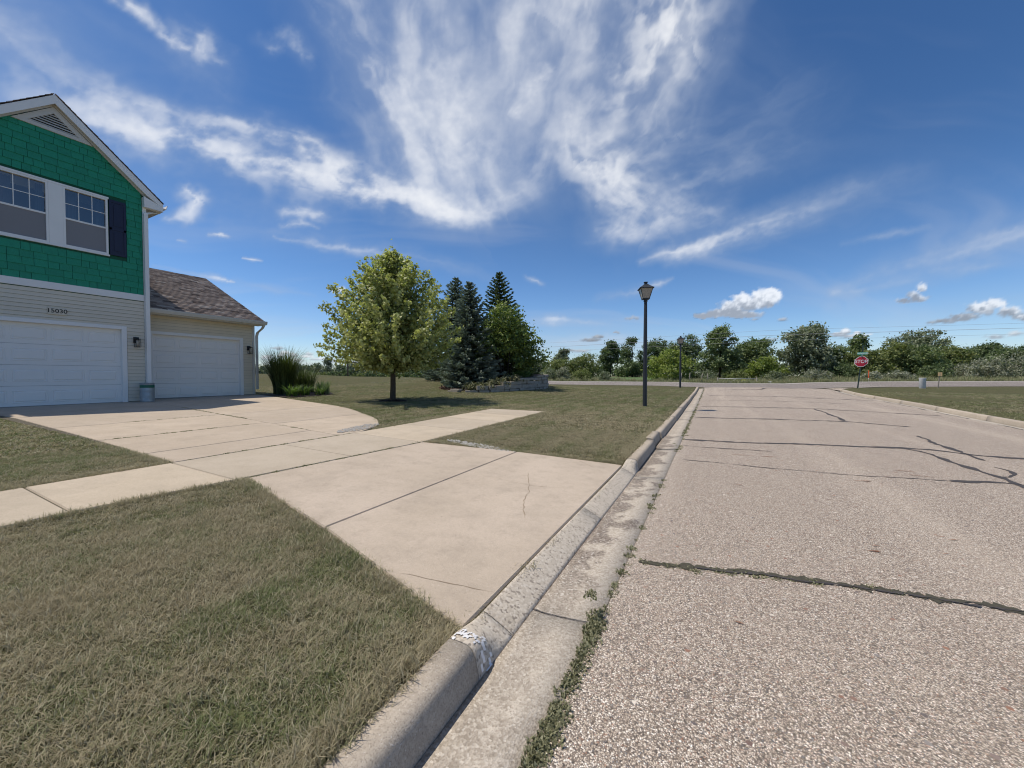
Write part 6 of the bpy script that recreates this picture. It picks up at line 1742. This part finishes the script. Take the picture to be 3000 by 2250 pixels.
# ================================================================== STREET FURNITURE
def lamp_post(x, y, label, h=3.96, tilt=0.):
    z0 = Z(x, y) - .05; h += .05
    o = empty('lamp_post', (x, y, z0), label, 'street lamp', 'black lantern lamp posts by the street')
    MB().lathe([(.068, -.2), (.066, .9), (.060, h * .5), (.050, h - .62), (.046, h - .60)], (x, y, z0), 14).build('pole', M['lampblack'], o, smooth=True)
    MB().lathe([(.046, h - .60), (.062, h - .595), (.066, h - .57), (.055, h - .55), (.075, h - .535), (.10, h - .52)], (x, y, z0), 14).build('collar', M['lampblack'], o, smooth=True)
    a0 = rad(20)
    def sq(r_, z): return [(x + r_ * math.cos(a0 + math.pi / 4 + k * math.pi / 2), y + r_ * math.sin(a0 + math.pi / 4 + k * math.pi / 2), z0 + z) for k in range(4)]
    rb_, rt, z1, z2 = .145, .265, h - .50, h - .185
    def frust(b, lv):
        V = [p for r_, z in lv for p in sq(r_, z)]; F = [(k * 4 + j, k * 4 + (j + 1) % 4, (k + 1) * 4 + (j + 1) % 4, (k + 1) * 4 + j) for k in range(len(lv) - 1) for j in range(4)]
        F += [(3, 2, 1, 0), tuple(range(len(V) - 4, len(V)))]; return b.add(V, F)
    frust(MB(), [(rb_ - .01, z1 - .03), (rb_ + .012, z1 - .025), (rb_ + .012, z1)]).build('lantern_base', M['lampblack'], o)
    lo, hi = sq(rb_, z1), sq(rt, z2); b = MB()
    for k in range(4): b.tube([lo[k], hi[k]], .011, 5)
    b.build('lantern_frame', M['lampblack'], o)
    li, hi2 = sq(rb_ - .004, z1), sq(rt - .004, z2)
    for k in range(4):
        j = (k + 1) % 4; mesh('pane', [li[k], li[j], hi2[j], hi2[k]], [(0, 1, 2, 3)], M['lampglass'], o)
    frust(MB(), [(rt + .045, z2 - .012), (rt + .045, z2 + .008), (rt * .62, z2 + .085), (.075, z2 + .145), (.06, z2 + .15), (.06, z2 + .19), (.085, z2 + .195), (.085, z2 + .21), (.02, z2 + .225)]).build('lantern_roof', M['lampblack'], o)
    return o
lamp_post(-1.91, 12.9, 'nearer black lantern lamp post on the lawn beside the kerb')
lamp_post(-1.98, 29.4, 'far black lantern lamp post at the end of the lawn by the junction', 3.6)

# ---- stop sign with street name blades
sx_, sy_ = 7.85, 30.3
sz_ = Z(sx_, sy_)
ss_ = empty('stop_sign', (sx_, sy_, sz_), 'red octagonal stop sign with green street name blades on a leaning post', 'sign')
dirc = Vector((-sx_ + 1.5, -sy_, 0)).normalized(); rt_ = Vector((-dirc.y, dirc.x, 0)) * -1
rt_ = Vector((dirc.y, -dirc.x, 0)) * -1
if rt_.x < 0: rt_ = -rt_
LEAN = .085
def SP(u, v, w=0.):                     # u right, v up, w towards the viewer
    v_ = Vector((sx_, sy_, sz_)) + rt_ * (u + LEAN * v) + Vector((0, 0, v)) + dirc * w
    return tuple(v_)
def plate(name, poly, w0, w1, mat, parent):
    n_ = len(poly); V = [SP(u, v, w0) for u, v in poly] + [SP(u, v, w1) for u, v in poly]
    F = [tuple(range(n_))[::-1], tuple(range(n_, 2 * n_))] + [(k, (k + 1) % n_, n_ + (k + 1) % n_, n_ + k) for k in range(n_)]
    return mesh(name, V, F, mat, parent)
plate('post', [(-.028, -.3), (.028, -.3), (.028, 2.62), (-.028, 2.62)], -.03, -.012, M['greenpost'], ss_)
plate('post_flange', [(-.034, -.3), (-.022, -.3), (-.022, 2.62), (-.034, 2.62)], -.012, .006, M['greenpost'], ss_)
plate('post_flange', [(.022, -.3), (.034, -.3), (.034, 2.62), (.022, 2.62)], -.012, .006, M['greenpost'], ss_)
depth_ = math.cos(yawc) * sy_ - math.sin(yawc) * sx_
kpx = depth_ / 826
R8 = 10.9 * kpx / math.cos(math.pi / 8) ; C8 = 1.2 + (811 - 781.3) * kpx - sz_
def octa(r_): return [(r_ * math.cos(math.pi / 8 + k * math.pi / 4), C8 + r_ * math.sin(math.pi / 8 + k * math.pi / 4)) for k in range(8)]
fc = plate('sign_face', octa(R8), .008, .0105, M['signwhite'], ss_)
plate('red_field', octa(R8 * .925), .0105, .0125, M['red'], fc)
TV, TF = text_mesh('STOP', R8 * .76, .003)
mesh('lettering', [SP(a * .92, C8 + b * 1.12, .0135 + c) for a, b, c in TV], TF, M['signwhite'], fc)
B0 = 1.2 + (811 - 763.7) * kpx - sz_; bw, bh = 8.4 * kpx, 2.6 * kpx
bl = plate('street_name_blade', [(-bw, B0 - bh * .15), (-bw * .88, B0 - bh), (bw, B0 - bh), (bw, B0 + bh), (-bw * .82, B0 + bh)], -.006, .006, M['signgreen'], ss_)
TV, TF = text_mesh('WOOD RD', bh * 1.35, .004)
mesh('lettering', [SP(a * 1.0 + .02, B0 + b, .007 + c) for a, b, c in TV], TF, M['signwhite'], bl)
B1 = B0 - bh - 1.4 * kpx
V = [SP(-.012 , B1 - 1.9 * kpx, -.30), SP(.012, B1 - 1.9 * kpx, -.30), SP(.012, B1 + 1.4 * kpx, -.30), SP(-.012, B1 + 1.4 * kpx, -.30), SP(-.075, B1 - 1.9 * kpx, .30), SP(-.055, B1 - 1.9 * kpx, .30), SP(-.055, B1 + 1.4 * kpx, .30), SP(-.075, B1 + 1.4 * kpx, .30)]
mesh('street_name_blade', V, [(0, 1, 2, 3), (7, 6, 5, 4), (0, 4, 5, 1), (1, 5, 6, 2), (2, 6, 7, 3), (3, 7, 4, 0)], M['signgreen'], ss_)
MB().box(*[v for v in (SP(0, B1, 0)[0] - .03, SP(0, B1, 0)[0] + .03, SP(0, B1, 0)[1] - .03, SP(0, B1, 0)[1] + .03, sz_ + B1 - .03, sz_ + B0 - bh + .01)]).build('bracket', M['galv'], ss_)

# ---- concrete cylinder on the right lawn
bx_, by_ = 10.62, 30.1; bz_ = Z(bx_, by_)
cy_ = empty('concrete_cylinder', (bx_, by_, bz_), 'pale grey upright concrete pipe standing on the right lawn', 'pipe')
MB().lathe([(.135, -.1), (.135, .04), (.142, .05), (.142, .52), (.148, .54)], (bx_, by_, bz_), 20).build('body', M['concgrey'], cy_, smooth=True)
MB().lathe([(.148, .54), (.154, .55), (.154, .585), (.148, .595), (.115, .595), (.115, .45), (.0, .45)], (bx_, by_, bz_), 20).build('rim', M['concgrey'], cy_, smooth=True)

# ---- small tan sign on a leaning post
tx, ty = 11.55, 30.9; tz = Z(tx, ty)
ts = empty('small_sign', (tx, ty, tz), 'small tan square sign on a thin leaning post', 'sign')
V = []
for z, off in ((-.2, 0), (.85, .07)):
    for ddx, ddy in ((-.018, -.018), (.018, -.018), (.018, .018), (-.018, .018)): V.append((tx + ddx + off, ty + ddy + off * .3, tz + z))
mesh('post', V, [(0, 1, 5, 4), (1, 2, 6, 5), (2, 3, 7, 6), (3, 0, 4, 7), (4, 5, 6, 7)], M['greypost'], ts)
c0 = Vector((tx + .075, ty - .0, tz + .79)); dd = Vector((-tx, -ty, 0)).normalized(); rr_ = Vector((-dd.y, dd.x, 0))
def TP(u, v, w): return tuple(c0 + rr_ * u + Vector((0, 0, v)) + dd * w)
V = [TP(u, v, w) for w in (.02, .035) for u, v in ((-.085, -.105), (.085, -.105), (.085, .105), (-.085, .105))]
bd = mesh('board', V, [(3, 2, 1, 0), (4, 5, 6, 7), (0, 1, 5, 4), (1, 2, 6, 5), (2, 3, 7, 6), (3, 0, 4, 7)], M['tan'], ts)
V = [TP(u, v, w) for w in (.0355, .038) for u, v in ((-.014, -.08), (.014, -.08), (.014, .05), (-.014, .05))]
mesh('dark_mark', V, [(4, 5, 6, 7), (0, 1, 5, 4), (1, 2, 6, 5), (2, 3, 7, 6), (3, 0, 4, 7)], M['greypost'], bd)

# ---- orange and white marker post across the road
ox, oy = 12.7, 46.1; oz = Z(ox, oy)
mk = empty('marker_post', (ox, oy, oz), 'orange topped white marker post across the road', 'marker')
zt_top = 1.2 + (811 - 811) / 826 * 36; z_b = oz - .05
MB().lathe([(.036, 0), (.036, .42)], (ox, oy, z_b), 12).build('white_base', M['signwhite'], mk, smooth=True)
MB().lathe([(.040, .42), (.040, 1.06), (.03, 1.10), (.0, 1.11)], (ox, oy, z_b), 12).build('orange_sleeve', M['orange'], mk, smooth=True)

# ---- farm gate across the road
gx0, gx1, gyy = .55, 4.05, 46.2
ga = empty('farm_gate', ((gx0 + gx1) / 2, gyy, Z(2, gyy)), 'low grey metal barrier gate with a small yellow sign', 'gate')
gz0 = -.05; gtop = .90
for xx in (gx0, gx1): MB().lathe([(.06, -.3), (.06, gtop + .12), (.0, gtop + .14)], (xx, gyy, gz0), 10).build('post', M['greypost'], ga, smooth=True)
for zz_ in (gtop, .55, .2): MB().tube([(gx0 + .05, gyy, gz0 + zz_), (gx1 - .05, gyy, gz0 + zz_)], .032, 8).build('rail', M['galv'], ga, smooth=True)
for xx in (gx0 + .75, gx0 + 1.6): MB().tube([(xx, gyy + .03, gz0 + .2), (xx, gyy + .03, gz0 + gtop)], .02, 6).build('upright', M['galv'], ga)
MB().tube([(gx0 + .8, gyy - .03, gz0 + .2), (gx0 + 1.7, gyy - .03, gz0 + gtop)], .02, 6).build('brace', M['galv'], ga)
sg = MB().box(2.72, 3.08, gyy - .06, gyy - .045, gz0 + .50, gz0 + .84).build('yellow_sign', M['yellow'], ga)
MB().box(2.80, 3.00, gyy - .066, gyy - .062, gz0 + .62, gz0 + .72).build('white_panel', M['signwhite'], sg)
for k, (x, lean) in enumerate(((-1.1, .10), (-.35, -.05), (-2.2, .02), (-3.1, .06))):
    zf = Z(x, 46.6)
    o = empty('fence_post', (x, 46.6, zf), ['leaning weathered fence post left of the gate', 'upright fence post nearest the gate', 'third weathered fence post left of the gate', 'leftmost weathered fence post left of the gate'][k], 'fence post', 'old fence posts by the gate')
    MB().tube([(x, 46.6, zf - .2), (x + lean, 46.6, zf + .5), (x + 2 * lean, 46.6, zf + 1.05)], [.05, .048, .042], 7).build('stake', M['greypost'], o, smooth=True)
wx_, wy_ = 4.95, 44.4
wo = empty('road_marker', (wx_, wy_, Z(wx_, wy_)), 'tiny white marker low at the road edge right of the gate', 'marker')
MB().box(wx_ - .16, wx_ + .16, wy_ - .04, wy_ + .04, Z(wx_, wy_), .62).build('plate', M['signwhite'], wo, bevel=.02)

# ---- overhead lines along the cross road
def wire_curve(z0, z1, y0, sag, x0, x1, n_=40):
    out = []
    for k in range(n_ + 1):
        t = k / n_; x = x0 + (x1 - x0) * t; out.append((x, y0 + float(yo(x)), z0 + (z1 - z0) * t - sag * 4 * t * (1 - t)))
    return out
PXs = (-62, 48)
for k, (z0, z1, y0, lab) in enumerate(((4.9, 6.6, 50.5, 'lower pale overhead cable along the cross road'), (5.6, 7.1, 50.9, 'upper thin overhead cable along the cross road'), (4.2, 6.0, 50.2, 'faint lowest overhead cable along the cross road'))):
    o = MB().tube(wire_curve(z0, z1, y0, .35, PXs[0], PXs[1]), .016 if k == 0 else .009, 5).build('overhead_cable', M['wire'], None, smooth=True)
    tag(o, lab, 'cable', 'overhead cables')
for k, x in enumerate(PXs):
    y = 50.5 + float(yo(x)); zf = Z(x, y); top = (6.0, 7.6)[k]
    o = empty('utility_pole', (x, y, zf), ('wooden utility pole far left beyond the maple', 'wooden utility pole right of the picture')[k], 'pole', 'utility poles')
    MB().tube([(x, y, zf - .3), (x, y, top)], [.15, .11], 10).build('shaft', M['wood_pole'], o, smooth=True)
    MB().box(x - .06, x + .06, y - .9, y + .9, top - .55, top - .43).build('crossarm', M['wood_pole'], o)
# a bird on the cable
